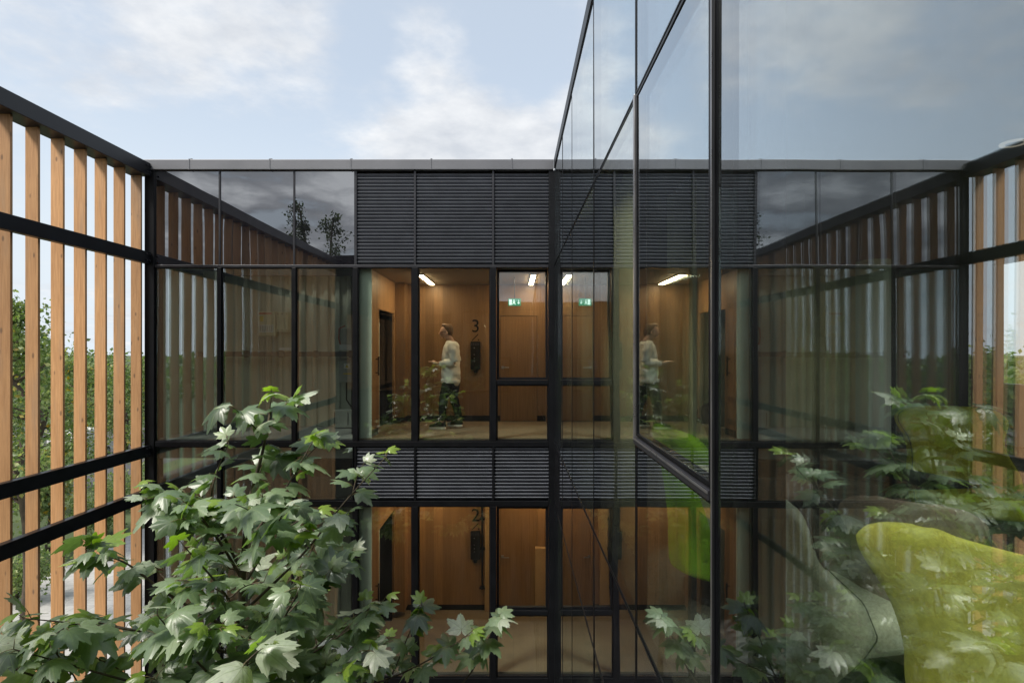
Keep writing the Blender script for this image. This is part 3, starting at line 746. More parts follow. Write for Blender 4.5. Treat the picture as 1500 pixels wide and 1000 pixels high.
lime = make_chair('lounge_chair', M['lime'], 'lime yellow felt lounge chair close behind the nearest pane')
put(lime, 1.33, 1.34, F3, -62)
gr = make_chair('lounge_chair', M['green'], 'bright green felt lounge chair behind the opening window')
put(gr, 1.17, 3.1, F3, -85)
sg = make_chair('lounge_chair', M['sagefelt'], 'pale sage felt lounge chair standing against the black column')
put(sg, 1.14, 2.22, F3, -80); sg.scale.z = .85
ol = make_chair('lounge_chair', M['olive'], 'olive yellow felt lounge chair standing beyond the black topped table')
put(ol, 3.1, 3.9, F3, 160)
br = make_chair('lounge_chair', M['brownfelt'], 'brown felt lounge chair beside the black column near the curtain')
put(br, 1.85, 4.3, F3, 190)
mv = make_chair('lounge_chair', M['brownfelt'], 'small grey brown lounge chair between the pale sage chair and the lime chair')
put(mv, 1.62, 2.30, F3, -40); mv.scale = (.62, .62, .76)
e = empty('side_table', (1.66, 2.55, F3), 'thin black topped table between the lounge chairs', 'table')
MB().prism([(1.52, 2.95), (1.72, 2.5), (2.1, 2.55), (1.95, 2.95)], (F3 + .70, F3 + .72), 'z').build('tabletop', M['black'], e)
MB().cyl((1.80, 2.75, F3 + .36), .03, .68, 'z', 16).build('stem', M['black'], e)
MB().cyl((1.80, 2.75, F3 + .01), .22, .018, 'z', 28).build('base', M['black'], e)

# ================================================================== BLOCK BEHIND THE PHOTOGRAPHER (seen in reflections)
rear = empty('rear_block', (-2.4, -.9, 0), 'dark clad block closing the courtyard, seen only reflected in the glass', 'building')
MB().box(-5.6, .60, -1.6, -.95, 0, 11.1).build('wall', M['dark_room'], rear)
MB().box(-5.65, .60, -1.62, -.905, 11.101, 11.35, .008).build('coping', M['black'], rear)
for x in (-5.2, -3.4, -1.6):
    w = MB().box(x, x + .06, -.95, -.9, 7.1, 9.6).box(x + 1.44, x + 1.5, -.95, -.9, 7.1, 9.6).box(x + .06, x + 1.44, -.949, -.901, 7.1, 7.16).box(x + .06, x + 1.44, -.949, -.901, 9.54, 9.6).build('window', M['black'], rear)
    MB().box(x + .061, x + 1.439, -.945, -.92, 7.161, 9.539).build('pane', M['spandrel'], w)

# ================================================================== PERSON
def person():
    g = 1 / 398.
    fx, fy, fz = -1.085, 9.6, F3
    def W(x, y, lat=0.): return Vector((fx - (270 - x) * g, fy + lat, fz + (866 - y) * g))
    root = empty('person', (fx, fy, fz), 'person in a loose white shirt, black trousers and black sneakers walking across the upper lobby', 'person')
    def ell(c, rx, ry, n=16, tilt=0.):
        return [Vector((c.x + rx * math.cos(2 * math.pi * i / n), c.y + ry * math.sin(2 * math.pi * i / n), c.z + tilt * rx * math.cos(2 * math.pi * i / n))) for i in range(n)]
    # body: head, neck, torso, arms, hands, legs as one surface
    b = MB()
    hd = [(262, 262, .052, .050), (255, 250, .062, .058), (246, 240, .078, .066), (244, 225, .088, .072), (246, 208, .092, .076), (250, 192, .090, .074), (254, 178, .072, .062), (256, 170, .04, .04)]
    b.rings([ell(W(x, y), rx, ry) for x, y, rx, ry in hd])
    b.tube([W(256, 240), W(276, 268), W(283, 292)], [.052, .056, .075], 14)
    # nose, chin, brow, ears
    b.tube([W(212, 214), W(204, 231), W(212, 235)], [.010, .016, .010], 8)
    b.tube([W(226, 254), W(218, 258)], [.022, .014], 8)
    b.tube([W(215, 242), W(210, 245), W(216, 249)], [.009, .010, .009], 8)
    for s in (-1, 1):
        b.tube([W(256, 216, s * .072), W(262, 228, s * .08), W(254, 240, s * .072)], [.012, .017, .010], 8)
    tor = [(284, 290, .07, .12), (288, 305, .095, .17), (284, 340, .115, .185), (280, 400, .11, .165), (281, 450, .105, .15), (284, 510, .12, .165), (285, 560, .115, .165), (283, 590, .09, .14)]
    b.rings([ell(W(x, y), rx, ry) for x, y, rx, ry in tor])
    for s in (-1, 1):
        el = W(312, 415, s * .215); wr = W(205, 428, s * .17) if s < 0 else W(215, 440, s * .15)
        b.tube([W(292, 305, s * .165), W(298, 350, s * .2), el], [.058, .05, .04], 12)
        b.tube([el, el.lerp(wr, .5), wr], [.042, .04, .027], 12)
        palm = wr + Vector((-.085, 0, .02))
        b.tube([wr, wr.lerp(palm, .5), palm], [.026, .036, .032], 10, .6)
        for k in range(4):
            dy = (k - 1.5) * .019
            ln = (.068, .078, .074, .058)[k]
            b.tube([palm + Vector((.01, dy, 0)), palm + Vector((-ln * .55, dy * 1.15, .01)), palm + Vector((-ln, dy * 1.1, .0 + .02 * (k % 2)))], [.0115, .0105, .009], 7)
        b.tube([wr + Vector((-.03, -s * .025, .01)), wr + Vector((-.07, -s * .04, .035)), wr + Vector((-.10, -s * .032, .045))], [.014, .0125, .010], 7)
    legs = [((270, 560, -.08), (238, 655, -.085), (231, 720, -.085), (228, 822, -.085)), ((298, 560, .085), (296, 660, .085), (318, 730, .085), (334, 815, .085))]
    for L_ in legs:
        b.tube([W(x, y, l) for x, y, l in L_], [.095, .062, .055, .038], 12)
    body = b.build('body', M['skin'], root); remesh(body, .0085, 4)
    # hair
    b = MB()
    hr = [(277, 240, .045, .060), (274, 224, .064, .078), (268, 208, .078, .086), (262, 194, .090, .086), (257, 182, .094, .08), (254, 172, .082, .066), (254, 164, .05, .045)]
    b.rings([ell(W(x, y), rx, ry, 16, -.10) for x, y, rx, ry in hr])
    for k in range(26):
        a = rnd.uniform(0, 6.28); c = W(256 + 30 * math.cos(a), 178 + rnd.uniform(-8, 14), .066 * math.sin(a))
        b.tube([c, c + Vector((rnd.uniform(-.03, .02), rnd.uniform(-.02, .02), rnd.uniform(-.01, .02)))], [.018, .007], 6)
    h = b.build('hair', M['hair'], root); remesh(h, .008, 2)
    # glasses
    b = MB()
    for s in (-1, 1):
        c = W(214, 222, s * .034)
        b.tube([c + Vector((0, .024 * math.cos(t), .018 * math.sin(t))) for t in [2 * math.pi * i / 14 for i in range(15)]], .003, 6)
        b.tube([W(216, 218, s * .06), W(258, 216, s * .08)], .003, 6)
    b.tube([W(212, 220, -.01), W(212, 220, .01)], .003, 6)
    b.build('glasses', M['black'], root)
    # shirt
    b = MB()
    ts = [(282, 280, .072, .085), (286, 290, .10, .16), (288, 310, .125, .205), (284, 350, .145, .215), (281, 400, .15, .205), (281, 450, .155, .205), (282, 500, .16, .21), (283, 540, .158, .215), (284, 560, .152, .21)]
    b.rings([ell(W(x, y), rx, ry, 24) for x, y, rx, ry in ts])
    # tails front and back
    b.rings([ell(W(238, 535), .06, .17), ell(W(236, 553), .045, .15), ell(W(238, 562), .02, .1)])
    b.rings([ell(W(318, 545), .07, .18), ell(W(316, 570), .055, .16), ell(W(314, 584), .03, .11)])
    for s in (-1, 1):
        el = W(316, 418, s * .23); wr = W(218, 430, s * .175) if s < 0 else W(226, 440, s * .155)
        b.tube([W(290, 305, s * .165), W(300, 345, s * .215), W(310, 390, s * .235), el], [.075, .075, .07, .068], 14)
        b.tube([el, el.lerp(wr, .3) + Vector((0, 0, -.012)), el.lerp(wr, .7), wr], [.068, .068, .056, .045], 14)
    sh = b.build('shirt', M['shirt'], root); remesh(sh, .010, 3)
    # wrinkles: push the cloth in soft folds
    for v in sh.data.vertices:
        p = v.co; n = math.sin(p.z * 41 + p.x * 25 + 3 * math.sin(p.y * 13)) + .7 * math.sin(p.z * 23 - p.x * 38 + p.y * 17)
        v.co = p + v.normal * .0045 * n
    # trousers
    b = MB()
    b.rings([ell(W(284, 520), .118, .165), ell(W(284, 560), .128, .178), ell(W(284, 590), .11, .165)])
    for L_ in legs:
        ps = [W(x, y, l) for x, y, l in L_]
        ps[-1] = ps[2].lerp(ps[3], .86)
        b.tube([ps[0], ps[0].lerp(ps[1], .5), ps[1], ps[2], ps[3]], [.11, .094, .077, .07, .058], 14)
    tr = b.build('trousers', M['trousers'], root); remesh(tr, .010, 3)
    for v in tr.data.vertices:
        p = v.co; v.co = p + v.normal * .003 * math.sin(p.z * 60 + p.x * 30)
    # shoes
    for (x0, x1, yb, lat) in ((142, 252, 864, -.085), (256, 358, 857, .085)):
        b = MB(); rs = []
        prof = [(0, .03, .03, .03), (.06, .043, .045, .045), (.22, .05, .055, .06), (.42, .047, .085, .09), (.58, .042, .11, .12), (.72, .04, .13, .14), (.88, .04, .12, .14), (1, .03, .09, .1)]
        for u, hw, hh, _ in prof:
            x = x0 + (x1 - x0) * u; base = W(x, yb - 10, lat)
            rs.append([base + Vector((0, hw * math.cos(t), max(-.004, hh * math.sin(t)))) for t in [2 * math.pi * i / 16 for i in range(16)]])
        s = b.rings(rs).build('shoe', M['shoe'], root, True)
        b = MB(); out = []
        for u, hw, _, _2 in prof: out.append((x0 + (x1 - x0) * u, hw + .006))
        poly = [(W(x, yb).x, fy + lat - hw) for x, hw in out] + [(W(x, yb).x, fy + lat + hw) for x, hw in out[::-1]]
        zb = W(0, yb).z; b.prism(poly, (max(zb, fz + .001), zb + .034), 'z'); b.build('sole', M['sole'], s)
        b = MB()
        for k in range(4):
            u = .38 + k * .07; c = W(x0 + (x1 - x0) * u, yb - 10, lat) + Vector((0, 0, .078 + k * .011))
            b.tube([c + Vector((0, -.03, -.008)), c, c + Vector((0, .03, -.008))], .005, 6)
        b.build('lace', M['sole'], s)
    return root
person()

# ================================================================== FOREGROUND MAPLE
half = [(0, 1.0), (4, .87), (8, .90), (12, .76), (17, .70), (22, .58), (27, .62), (31, .76), (35, .76), (40, .98), (45, .97), (50, .82), (54, .84), (59, .70), (66, .60), (72, .52), (78, .60), (84, .66), (91, .76), (98, .62), (105, .62), (118, .48), (134, .42), (152, .36), (168, .24), (177, .06)]
outl = half + [(-a, r_) for a, r_ in half[::-1] if a > 0]
def leaf(mb, base, d, nrm, size, tone, droop):
    d = d.normalized(); nrm = (nrm - d * nrm.dot(d)).normalized(); s = d.cross(nrm)
    n = len(outl); vs = [base]; uv = [(0, 0)]
    wid = rnd.uniform(.9, 1.1); skew = rnd.uniform(-.12, .12); cup = rnd.uniform(-.1, .5)
    for k in (.5, 1.):
        for a, r_ in outl:
            t = R(a); u = math.sin(t) * r_ * k * wid; v = math.cos(t) * r_ * k
            pp = abs(((a + 22.5) % 45) - 22.5) / 22.5
            h = -droop * (r_ * k) ** 2 - cup * abs(u) ** 1.6 - .05 * pp * k + skew * u * v
            vs.append(base + (s * u + d * v + nrm * h) * size); uv.append((u, v))
    fs = [(0, 1 + i, 1 + (i + 1) % n) for i in range(n)] + [(1 + i, 1 + n + i, 1 + n + (i + 1) % n, 1 + (i + 1) % n) for i in range(n)]
    mb.add(vs, fs); mb.uv += uv; mb.attr += [tone] * len(fs)
def maple():
    root = empty('maple_tree', (-2.02, 4.45, 0), 'young broad leaved maple growing up through the courtyard in front of the glazing', 'tree')
    wood = MB(); tw = MB(); cr = MB(); cr.attr = []; cr.uv = []
    trunk = [Vector((-2.02, 4.45, -.02)), Vector((-1.98, 4.48, 1.6)), Vector((-2.06, 4.42, 3.2)), Vector((-2.1, 4.42, 4.8)), P(352, 930, 4.4), P(356, 830, 4.36), P(364, 740, 4.3), P(385, 660, 4.22), P(397, 600, 4.16)]
    wood.tube(trunk, [.075, .062, .05, .042, .03, .024, .017, .011, .006], 10)
    up = Vector((0, 0, 1))
    def curve(pts, n):
        pts = [Vector(p) for p in pts]; out = []
        for i in range(n + 1):
            u = i / n * (len(pts) - 1); k = min(int(u), len(pts) - 2); f = u - k
            p0, p1, p2, p3 = pts[max(k - 1, 0)], pts[k], pts[k + 1], pts[min(k + 2, len(pts) - 1)]
            out.append(.5 * ((2 * p1) + (p2 - p0) * f + (2 * p0 - 5 * p1 + 4 * p2 - p3) * f * f + (3 * p1 - p0 - 3 * p2 + p3) * f ** 3))
        return out
    def put_leaf(p, dirv, size, tone=None):
        out = Vector((dirv.x, dirv.y, 0)); 
        d = (dirv.normalized() + Vector((rnd.gauss(0, .45), rnd.gauss(0, .45), rnd.uniform(-.55, .2)))).normalized()
        nrm = (up + Vector((rnd.gauss(-.1, .38), rnd.gauss(-.28, .38), 0))).normalized()
        pl = rnd.uniform(.05, .12); b0 = p + d * pl * .8 + up * rnd.uniform(-.02, .03)
        tw.tube([p, p.lerp(b0, .5) + up * .008, b0], [.0028, .002, .0016], 5)
        d2 = (d + Vector((0, 0, rnd.uniform(-.45, .05)))).normalized()
        leaf(cr, b0, d2, nrm, size, rnd.uniform(0, .84) if tone is None else tone, rnd.uniform(.05, .6))
    def branch(pts, r0, nleaf, size=(.12, .185), start=.25, twigs=0, tip_tone=None):
        c = curve(pts, 18); wood.tube(c, [r0 + (.0028 - r0) * i / 18 for i in range(19)], 7)
        for k in range(nleaf):
            u = start + (1 - start) * (k + .5 + rnd.uniform(-.3, .3)) / nleaf; f = u * 18; i = min(int(f), 17)
            p = c[i].lerp(c[i + 1], f - i); t = (c[i + 1] - c[i]).normalized()
            side = t.cross(up).normalized() * (1 if k % 2 else -1)
            ton = None
            if rnd.random() < .06: ton = rnd.uniform(.86, .95)
            put_leaf(p, t * .5 + side * .8 + up * .15, rnd.uniform(*size) * (1.3 - .35 * u) * rnd.choice((.62, .85, 1., 1., 1.15)), ton)
        put_leaf(c[-1], (c[-1] - c[-3]) + up * .02, size[0] * .75, tip_tone if tip_tone else rnd.uniform(.8, .95))
        put_leaf(c[-1], Vector((rnd.gauss(0, 1), rnd.gauss(0, 1), .2)), size[0] * .8, tip_tone)
        for k in range(twigs):
            u = rnd.uniform(.3, .92); i = int(u * 17); p = c[i]; t = (c[i + 1] - c[i]).normalized()
            side = (t.cross(up).normalized() * rnd.choice((-1, 1)) + t * .6 + up * rnd.uniform(0, .5) + Vector((0, rnd.uniform(-.4, .4), 0))).normalized()
            e = p + side * rnd.uniform(.22, .42)
            branch([p, p.lerp(e, .5) + up * .03, e], .005, 4, (size[0] * .9, size[1]), .15, 0)
    D = rnd.uniform
    branch([trunk[5], trunk[6], trunk[7], P(398, 580, 4.15)], .012, 14, (.12, .17), .2, 3, .97)
    specs = [
     ([(356, 850, 4.36), (300, 765, 4.3), (222, 712, 4.25)], 9, 3, .98),
     ([(352, 900, 4.4), (440, 815, 4.6), (505, 735, 4.75), (566, 668, 4.85)], 9, 2, .95),
     ([(352, 930, 4.4), (250, 872, 4.1), (180, 822, 3.9), (130, 815, 3.75)], 9, 2, None),
     ([(352, 960, 4.4), (210, 925, 3.9), (35, 905, 3.5)], 11, 3, None),
     ([(352, 945, 4.4), (430, 885, 4.3), (515, 806, 4.4)], 10, 4, None),
     ([(352, 1040, 4.4), (200, 1000, 3.8), (20, 950, 3.3)], 11, 4, None),
     ([(360, 800, 4.36), (412, 725, 4.2), (462, 640, 4.1)], 10, 3, .93),
     ([(356, 840, 4.36), (310, 735, 4.5), (335, 648, 4.55)], 9, 3, None),
     ([(352, 930, 4.4), (250, 930, 4.5), (115, 905, 4.6)], 8, 2, None),
     ([(352, 1000, 4.4), (450, 960, 4.2), (535, 905, 4.1)], 10, 4, None),
     ([(356, 860, 4.36), (390, 800, 3.9), (420, 740, 3.6)], 9, 3, None),
     ([(352, 920, 4.4), (330, 870, 3.8), (270, 800, 3.4)], 8, 2, .9),
     ([(352, 980, 4.4), (400, 930, 3.8), (440, 860, 3.4)], 7, 2, None),
     ([(352, 1020, 4.4), (300, 980, 3.7), (230, 900, 3.2)], 7, 2, None),
     ([(352, 900, 4.4), (350, 820, 4.8), (280, 760, 5.2)], 8, 3, None),
     ([(352, 940, 4.4), (420, 870, 5.0), (470, 780, 5.3)], 9, 3, None),
     ([(352, 1060, 4.4), (120, 1010, 3.7), (-60, 950, 3.3)], 10, 4, None),
     ([(352, 1060, 4.4), (420, 1040, 4.0), (500, 985, 3.7)], 8, 3, None),
     ([(352, 1060, 4.4), (330, 1010, 3.6), (380, 950, 3.1)], 7, 2, None),
     ([(352, 1100, 4.4), (250, 1060, 3.6), (120, 1000, 3.0)], 10, 4, None)]
    for pts, nl, tws, tt in specs:
        branch([P(*p) for p in pts], .013, nl, (.125, .19), .2, tws, tt)
    # the two clear sprigs that lean right over the lower lobby
    branch([P(360, 1180, 4.4), P(500, 1060, 4.8), P(566, 1000, 5.0), P(598, 930, 5.0), P(618, 884, 5.0)], .012, 9, (.13, .17), .55, 0, .92)
    branch([P(360, 1150, 4.4), P(460, 1040, 4.7), P(590, 985, 4.9), P(655, 950, 5.0), P(690, 925, 5.0)], .012, 9, (.13, .18), .5, 0, .9)
    branch([P(360, 1250, 4.4), P(560, 1120, 4.9), P(678, 1000, 5.1), P(712, 940, 5.15), P(730, 905, 5.15)], .012, 8, (.15, .2), .6, 0, .6)
    branch([P(360, 1180, 4.4), P(430, 1060, 4.6), P(500, 1010, 4.8), P(560, 975, 4.9)], .011, 8, (.13, .18), .4, 3, None)
    # lower crown, under the frame
    for k in range(14):
        a = k * 2.4; z = D(4.3, 5.7); r_ = D(.9, 1.7); p0 = Vector((-2.1, 4.42, z - .6)); e = p0 + Vector((r_ * math.cos(a), r_ * math.sin(a), D(.5, 1.0)))
        branch([p0, p0.lerp(e, .5) + up * .1, e], .014, 9, (.13, .19), .3, 3)
    wood.build('trunk', M['bark'], root, True); tw.build('twig', M['twig'], root, True); cr.build('crown', M['maple'], root, True)
maple()

# ================================================================== TREES AROUND
def leafy(centers, n, spread, size, r_):
    """numpy leaf cards: each a bent diamond of two triangles"""
    c = centers[r_.integers(0, len(centers), n)] + r_.normal(0, 1, (n, 3)) * spread
    d = r_.normal(0, 1, (n, 3)); d[:, 2] -= .3; d /= np.linalg.norm(d, axis=1)[:, None]
    u = r_.normal(0, 1, (n, 3)); u -= d * (u * d).sum(1)[:, None]; u /= np.linalg.norm(u, axis=1)[:, None]
    w = np.cross(d, u); s = size * r_.uniform(.6, 1.3, (n, 1))
    v = np.stack([c, c + d * s * .5 + u * s * .32, c + d * s, c + d * s * .5 - u * s * .32], 1)
    v[:, 1] += w * s * .08; v[:, 3] += w * s * .08
    return v.reshape(-1, 3)
def tree(name, x, y, h, rad, label, seed, mat='birch', nl=7000, size=.16, z0=.25, tone=(0, .95), slim=False, group='trees around the courtyard'):
    r_ = np.random.default_rng(seed); rr = random.Random(seed)
    root = empty(name, (x, y, 0), label, 'tree', group)
    tr = MB(); pts = [Vector((x + rr.uniform(-.15, .15) * k, y + rr.uniform(-.15, .15) * k, h * .93 * k / 6)) for k in range(7)]; pts[0].z = -.05
    tr.tube(pts, [h * .016 * (1 - k / 7.) + .015 for k in range(7)], 8)
    cs = []
    nb = 46 if not slim else 40
    for k in range(nb):
        u = rr.uniform(z0, 1.); i = min(int(u * 6), 5); p = pts[i].lerp(pts[i + 1], u * 6 - i)
        prof = math.sin(math.pi * min(1, ((u - z0) / (1 - z0)) * .82 + .14)) ** .8
        a = rr.uniform(0, 6.283); ln = rad * prof * rr.uniform(.45, 1.05)
        e = p + Vector((math.cos(a) * ln, math.sin(a) * ln, (rr.uniform(.1, .5) if not slim else rr.uniform(.9, 1.6)) * ln))
        m = p.lerp(e, .55) + Vector((0, 0, ln * .08))
        tr.tube([p, m, e], [.028 + .01 * ln, .02, .008], 5)
        for t in (.45, .7, .9, 1.0):
            cs.append(tuple(p.lerp(e, t)))
            cs.append((p.x + (e.x - p.x) * t + rr.gauss(0, .25 * rad * .3), p.y + (e.y - p.y) * t + rr.gauss(0, .25 * rad * .3), p.z + (e.z - p.z) * t - rr.uniform(0, .12) * rad))
    tr.build('trunk', M['bark'], root, True)
    cs = np.array(cs); v = leafy(cs, nl, rad * .085 + .06, size, r_)
    me = bpy.data.meshes.new('crown'); off = np.array([x, y, 0.])
    n = nl; idx = np.arange(n * 4).reshape(n, 4)
    tris = np.concatenate([idx[:, [0, 1, 2]], idx[:, [0, 2, 3]]], 1).reshape(-1, 3)
    me.from_pydata((v - off).tolist(), [], tris.tolist())
    a = me.attributes.new('tone', 'FLOAT', 'FACE'); t = r_.uniform(*tone, n); t = np.repeat(t, 2); a.data.foreach_set('value', t.astype(np.float32))
    me.materials.append(M[mat]); o = bpy.data.objects.new('crown', me); col.objects.link(o); o.parent = root
    return root
def at(px, y): return (px - 752) / F * y
tree('birch_tree', at(38, 17), 17, 10.4, 2.1, 'loose green birch close behind the screen, leftmost between the boards', 11, nl=6000, size=.15, z0=.25)
tree('birch_tree', at(-50, 21), 21, 11.5, 2.8, 'tall loose birch beyond the left edge of the screen', 12, nl=9000, size=.16, z0=.2)
tree('birch_tree', at(72, 24), 24, 9.4, 2.3, 'green tree with yellowing tips just right of the leftmost birch', 13, nl=6000, size=.17, z0=.2, tone=(.1, 1.))
tree('broad_tree', at(112, 34), 34, 8.6, 2.9, 'rounded green tree in the middle gaps of the timber screen', 14, nl=4950, size=.2, z0=.12)
tree('broad_tree', at(150, 52), 52, 8.4, 3.6, 'dense dark tree by the car park seen between the boards', 15, nl=4400, size=.26, z0=.1, tone=(0, .7))
tree('broad_tree', at(186, 46), 46, 7.9, 3.2, 'mid green tree seen through the gaps nearest the glazed block', 16, nl=4400, size=.24, z0=.1)
tree('broad_tree', at(214, 58), 58, 8.2, 3.6, 'green tree right behind the corner of the glazed block', 17, nl=3850, size=.26, z0=.1)
for k, (x, y, h, rd) in enumerate(((-14, 3, 8.2, 1.8), (-19, -4, 9.0, 2.2), (-16, 9.5, 7.6, 1.7))):
    tree('birch_tree', x, y, h, rd, ('small birch outside the screen, reflected low in the left glazing', 'birch outside the screen behind the viewpoint', 'bushy birch on the pavement side of the screen')[k], 30 + k, nl=5000, size=.16, z0=.2)
tree('poplar_tree', -16.6, -25, 20.8, 1.0, 'thin bare topped poplar mirrored in the upper left dark glass', 41, 'poplar', 900, .2, .4, (0, 1), True)
tree('poplar_tree', -15.2, -25.5, 20.6, .95, 'slim leafy poplar mirrored beside the thin bare one', 42, 'poplar', 1500, .2, .35, (0, 1), True)
tree('poplar_tree', -12.9, -24, 19.2, 1.7, 'wider poplar mirrored in the dark glass next to the louvres', 43, 'poplar', 2300, .22, .35, (0, 1), True)
# distant belt of woodland: one mass
def treeline():
    r_ = np.random.default_rng(5); cs = []
    for k in range(900):
        a = r_.uniform(0, 2 * math.pi); d = r_.uniform(95, 150); hh = r_.uniform(4.5, 8.3) + (1.2 if r_.random() < .08 else 0)
        for j in range(7):
            cs.append((math.cos(a) * d + r_.normal(0, 2.2), math.sin(a) * d + r_.normal(0, 2.2), abs(r_.uniform(.0, 1)) ** .7 * hh))
    n = 60000; v = leafy(np.array(cs), n, .9, 1.1, r_)
    me = bpy.data.meshes.new('treeline'); idx = np.arange(n * 4).reshape(n, 4)
    tris = np.concatenate([idx[:, [0, 1, 2]], idx[:, [0, 2, 3]]], 1).reshape(-1, 3)
    me.from_pydata(v.tolist(), [], tris.tolist())
    a = me.attributes.new('tone', 'FLOAT', 'FACE'); a.data.foreach_set('value', np.repeat(r_.uniform(0, .75, n), 2).astype(np.float32))
    me.materials.append(M['birch']); o = bpy.data.objects.new('treeline', me); col.objects.link(o)
    tag(o, 'far belt of green woodland along the horizon', 'woodland', None, 'stuff')
treeline()
# shrubs at the foot of the screen
def shrub(x, y, h, rd, label, seed, tone=(0, .9)):
    r_ = np.random.default_rng(seed); rr = random.Random(seed)
    root = empty('garden_shrub', (x, y, 0), label, 'shrub', 'shrubs outside the screen')
    st = MB(); cs = []
    for k in range(16):
        a = rr.uniform(0, 6.28); ln = rd * rr.uniform(.3, 1); e = Vector((x + ln * math.cos(a), y + ln * math.sin(a), h * rr.uniform(.4, 1)))
        st.tube([Vector((x, y, -.02)), Vector((x, y, 0)).lerp(e, .5) + Vector((0, 0, .1)), e], [.02, .012, .004], 5)
        for t in (.4, .65, .85, 1): cs.append(tuple(Vector((x, y, 0)).lerp(e, t)))
    st.build('stem', M['bark'], root)
    n = 2200; v = leafy(np.array(cs), n, .22, .13, r_); me = bpy.data.meshes.new('foliage'); idx = np.arange(n * 4).reshape(n, 4)
    me.from_pydata((v - np.array([x, y, 0.])).tolist(), [], np.concatenate([idx[:, [0, 1, 2]], idx[:, [0, 2, 3]]], 1).reshape(-1, 3).tolist())
    a = me.attributes.new('tone', 'FLOAT', 'FACE'); a.data.foreach_set('value', np.repeat(r_.uniform(*tone, n), 2).astype(np.float32))
    me.materials.append(M['birch']); o = bpy.data.objects.new('foliage', me); col.objects.link(o); o.parent = root
shrub(at(64, 29), 29, 3.2, 1.3, 'orange flowering shrub glowing between the boards of the screen', 51, (.8, 1.))
shrub(at(150, 26), 26, 2.2, 1.4, 'low green shrub seen just under the middle rail', 52)
shrub(at(190, 30), 30, 2.4, 1.6, 'low green shrub near the edge of the glazed block', 53)
shrub(at(20, 19), 19, 2.0, 1.5, 'low shrub at the foot of the leftmost birch', 54)

# parked van
def van(x, y, rot):
    root = empty('parked_van', (0, 0, 0), 'white delivery van parked beyond the trees, seen between the boards', 'van')
    side = [(-2.6, .35), (-2.6, 2.2), (-2.5, 2.35), (1.0, 2.35), (1.25, 2.25), (1.9, 1.35), (2.6, 1.1), (2.7, .9), (2.7, .35)]
    b = MB().prism(side, (-.95, .95), 'y'); body = b.build('body', M['white'], root)
    MB().prism([(1.05, 1.4), (1.05, 2.1), (1.22, 2.1), (1.72, 1.4)], (-.956, .956), 'y').build('side_window', M['spandrel'], root)
    MB().add([(1.28, -.82, 2.2), (1.28, .82, 2.2), (1.93, .82, 1.37), (1.93, -.82, 1.37)], [(0, 1, 2, 3)]).build('windscreen', M['spandrel'], root)
    for wx in (-1.6, 1.75):
        for wy in (-.9, .9):
            w = MB().cyl((wx, wy, .34), .34, .22, 'y', 20).build('wheel', M['tyre'], root)
            MB().cyl((wx, wy + math.copysign(.112, wy), .34), .19, .02, 'y', 14).build('rim', M['silver'], w)
    for wy in (-.7, .7): MB().box(2.68, 2.72, wy - .15, wy + .15, .75, .95).build('headlight', M['silver'], root)
    MB().box(2.65, 2.76, -.93, .93, .34, .55, .02).build('bumper', M['black'], root)
    root.location = (x, y, 0); root.rotation_euler.z = R(rot)
van(at(120, 44), 44, 100)

# ================================================================== LIGHT, SKY
w = bpy.data.worlds.new('World'); sc.world = w; w.use_nodes = True
nt = w.node_tree; nt.nodes.clear()
out = nt.nodes.new('ShaderNodeOutputWorld'); bg = nt.nodes.new('ShaderNodeBackground'); bg.inputs[1].default_value = .1
sun_dir = Vector((-.60, -.52, .95)).normalized()
el = math.asin(sun_dir.z); az = math.atan2(sun_dir.x, sun_dir.y)
sky = nt.nodes.new('ShaderNodeTexSky'); sky.sky_type = 'NISHITA'; sky.sun_disc = False; sky.sun_elevation = el; sky.sun_rotation = az
sky.dust_density = 1.5; sky.air_density = 1.0
tc = nt.nodes.new('ShaderNodeTexCoord'); sp = nt.nodes.new('ShaderNodeSeparateXYZ'); L(nt, tc.outputs['Generated'], sp.inputs[0])
X_, Y_, Z_ = sp.outputs
zc = math_n(nt, 'ADD', math_n(nt, 'MAXIMUM', Z_, 0.), .14)
cb = nt.nodes.new('ShaderNodeCombineXYZ'); L(nt, math_n(nt, 'DIVIDE', X_, zc), cb.inputs[0]); L(nt, math_n(nt, 'DIVIDE', Y_, zc), cb.inputs[1]); cb.inputs[2].default_value = 3.7
n1 = noise(nt, cb.outputs[0], 1.7, 10, .58)
n2 = noise(nt, cb.outputs[0], 4.2, 6, .6)
def blob(px, py, wid, amt):
    d = Vector(((px - 752), F, -(py - 513))).normalized()
    vm = nt.nodes.new('ShaderNodeVectorMath'); vm.operation = 'DOT_PRODUCT'; L(nt, tc.outputs['Generated'], vm.inputs[0]); vm.inputs[1].default_value = d
    return math_n(nt, 'MULTIPLY', smooth(nt, vm.outputs['Value'], math.cos(R(wid)), 1.0), amt)
dens = math_n(nt, 'ADD', math_n(nt, 'MULTIPLY', n1, 1.5), -.27)
for px, py, wid, amt in ((760, 205, 9, .16), (620, 205, 8, .16), (900, 205, 9, .16), (520, 215, 7, .12), (690, 190, 7, .10), (1010, 215, 8, .14), (600, 90, 7, -.06), (760, 80, 6, -.10), (250, 30, 15, .10), (420, 50, 7, .07), (120, 20, 9, .06), (60, -30, 14, .12), (640, 70, 5, .12), (1000, -40, 10, .10), (1100, 150, 14, .12),
                         (200, 170, 11, -.10), (540, 60, 7, -.08), (480, 230, 8, -.03)):
    dens = math_n(nt, 'ADD', dens, blob(px, py, wid, amt))
dens = math_n(nt, 'ADD', dens, math_n(nt, 'MULTIPLY', math_n(nt, 'SUBTRACT', n2, .5), .30))
mask = smooth(nt, dens, .45, .80)
back = smooth(nt, Y_, .15, -.45)
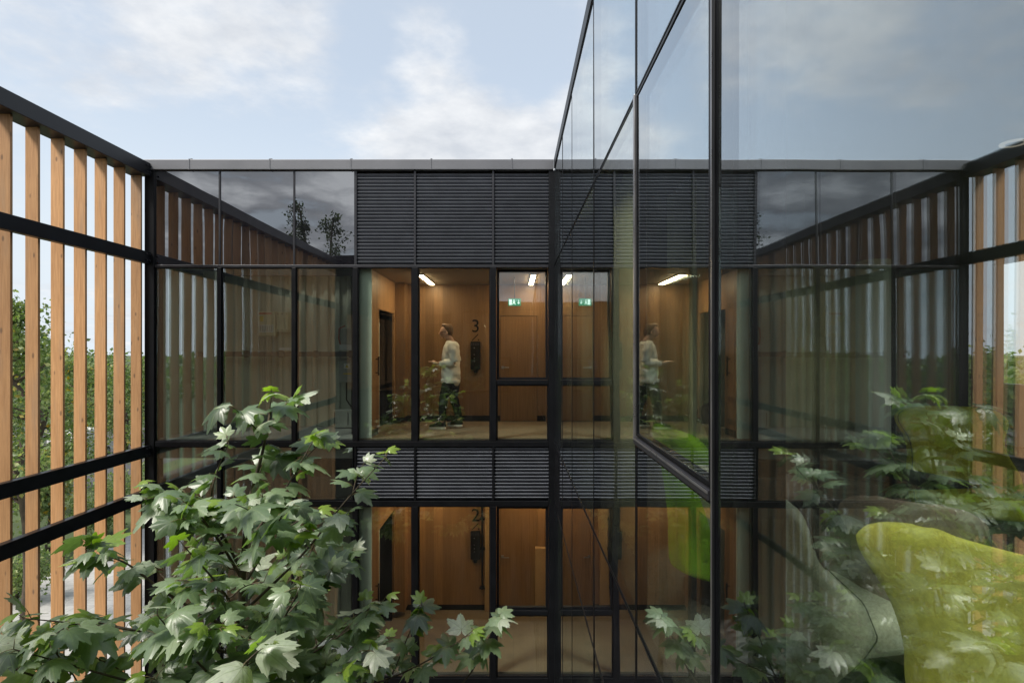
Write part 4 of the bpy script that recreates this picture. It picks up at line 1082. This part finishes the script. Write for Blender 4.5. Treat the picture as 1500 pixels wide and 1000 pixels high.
mask = math_n(nt, 'MAXIMUM', mask, math_n(nt, 'MULTIPLY', back, smooth(nt, dens, .28, .42)))
haze = smooth(nt, Z_, .46, .02)
cfront = ramp(nt, n2, [(.3, (.60, .63, .68)), (.68, (.88, .89, .90))])
cback = ramp(nt, n1, [(.38, (.30, .31, .34)), (.50, (.66, .68, .72)), (.60, (1.3, 1.32, 1.35))])
lowb = smooth(nt, Z_, .17, .05)
cback = mixc(nt, lowb, cback, (1.05, 1.08, 1.12))
ccol = mixc(nt, back, cfront, cback)
scl = nt.nodes.new('ShaderNodeVectorMath'); scl.operation = 'SCALE'; L(nt, ccol, scl.inputs[0]); scl.inputs['Scale'].default_value = 6.0
pale = mixc(nt, math_n(nt, 'ADD', math_n(nt, 'MULTIPLY', haze, .40), .60), sky.outputs[0], (4.3, 4.75, 5.15))
fin = mixc(nt, math_n(nt, 'MULTIPLY', mask, .88), pale, scl.outputs[0])
L(nt, fin, bg.inputs[0]); L(nt, bg.outputs[0], out.inputs[0])

sl = bpy.data.lights.new('sun', 'SUN'); sl.energy = 2.6; sl.angle = R(14); sl.color = (1., .94, .85)
so = bpy.data.objects.new('sun', sl); col.objects.link(so); so.rotation_euler = (-sun_dir).to_track_quat('-Z', 'Y').to_euler(); so.location = (-20, -20, 30)

# ================================================================== CAMERA
cam = bpy.data.cameras.new('camera'); cam.sensor_width = 36; cam.lens = F / 1500 * 36
cam.shift_x = -2 / 1500; cam.shift_y = 13 / 1500; cam.clip_start = .05; cam.clip_end = 3000
co = bpy.data.objects.new('camera', cam); col.objects.link(co); co.location = (0, 0, H); co.rotation_euler = (R(90), 0, 0)
sc.camera = co
sc.view_settings.view_transform = 'Standard'; sc.view_settings.look = 'None'; sc.view_settings.gamma = 1; sc.view_settings.exposure = 0.9
sc.cycles.max_bounces = 14; sc.cycles.transparent_max_bounces = 48; sc.cycles.glossy_bounces = 6; sc.cycles.diffuse_bounces = 4; sc.cycles.transmission_bounces = 6
sc.cycles.use_denoising = True; sc.cycles.sample_clamp_indirect = 6.; sc.cycles.caustics_reflective = False; sc.cycles.caustics_refractive = False
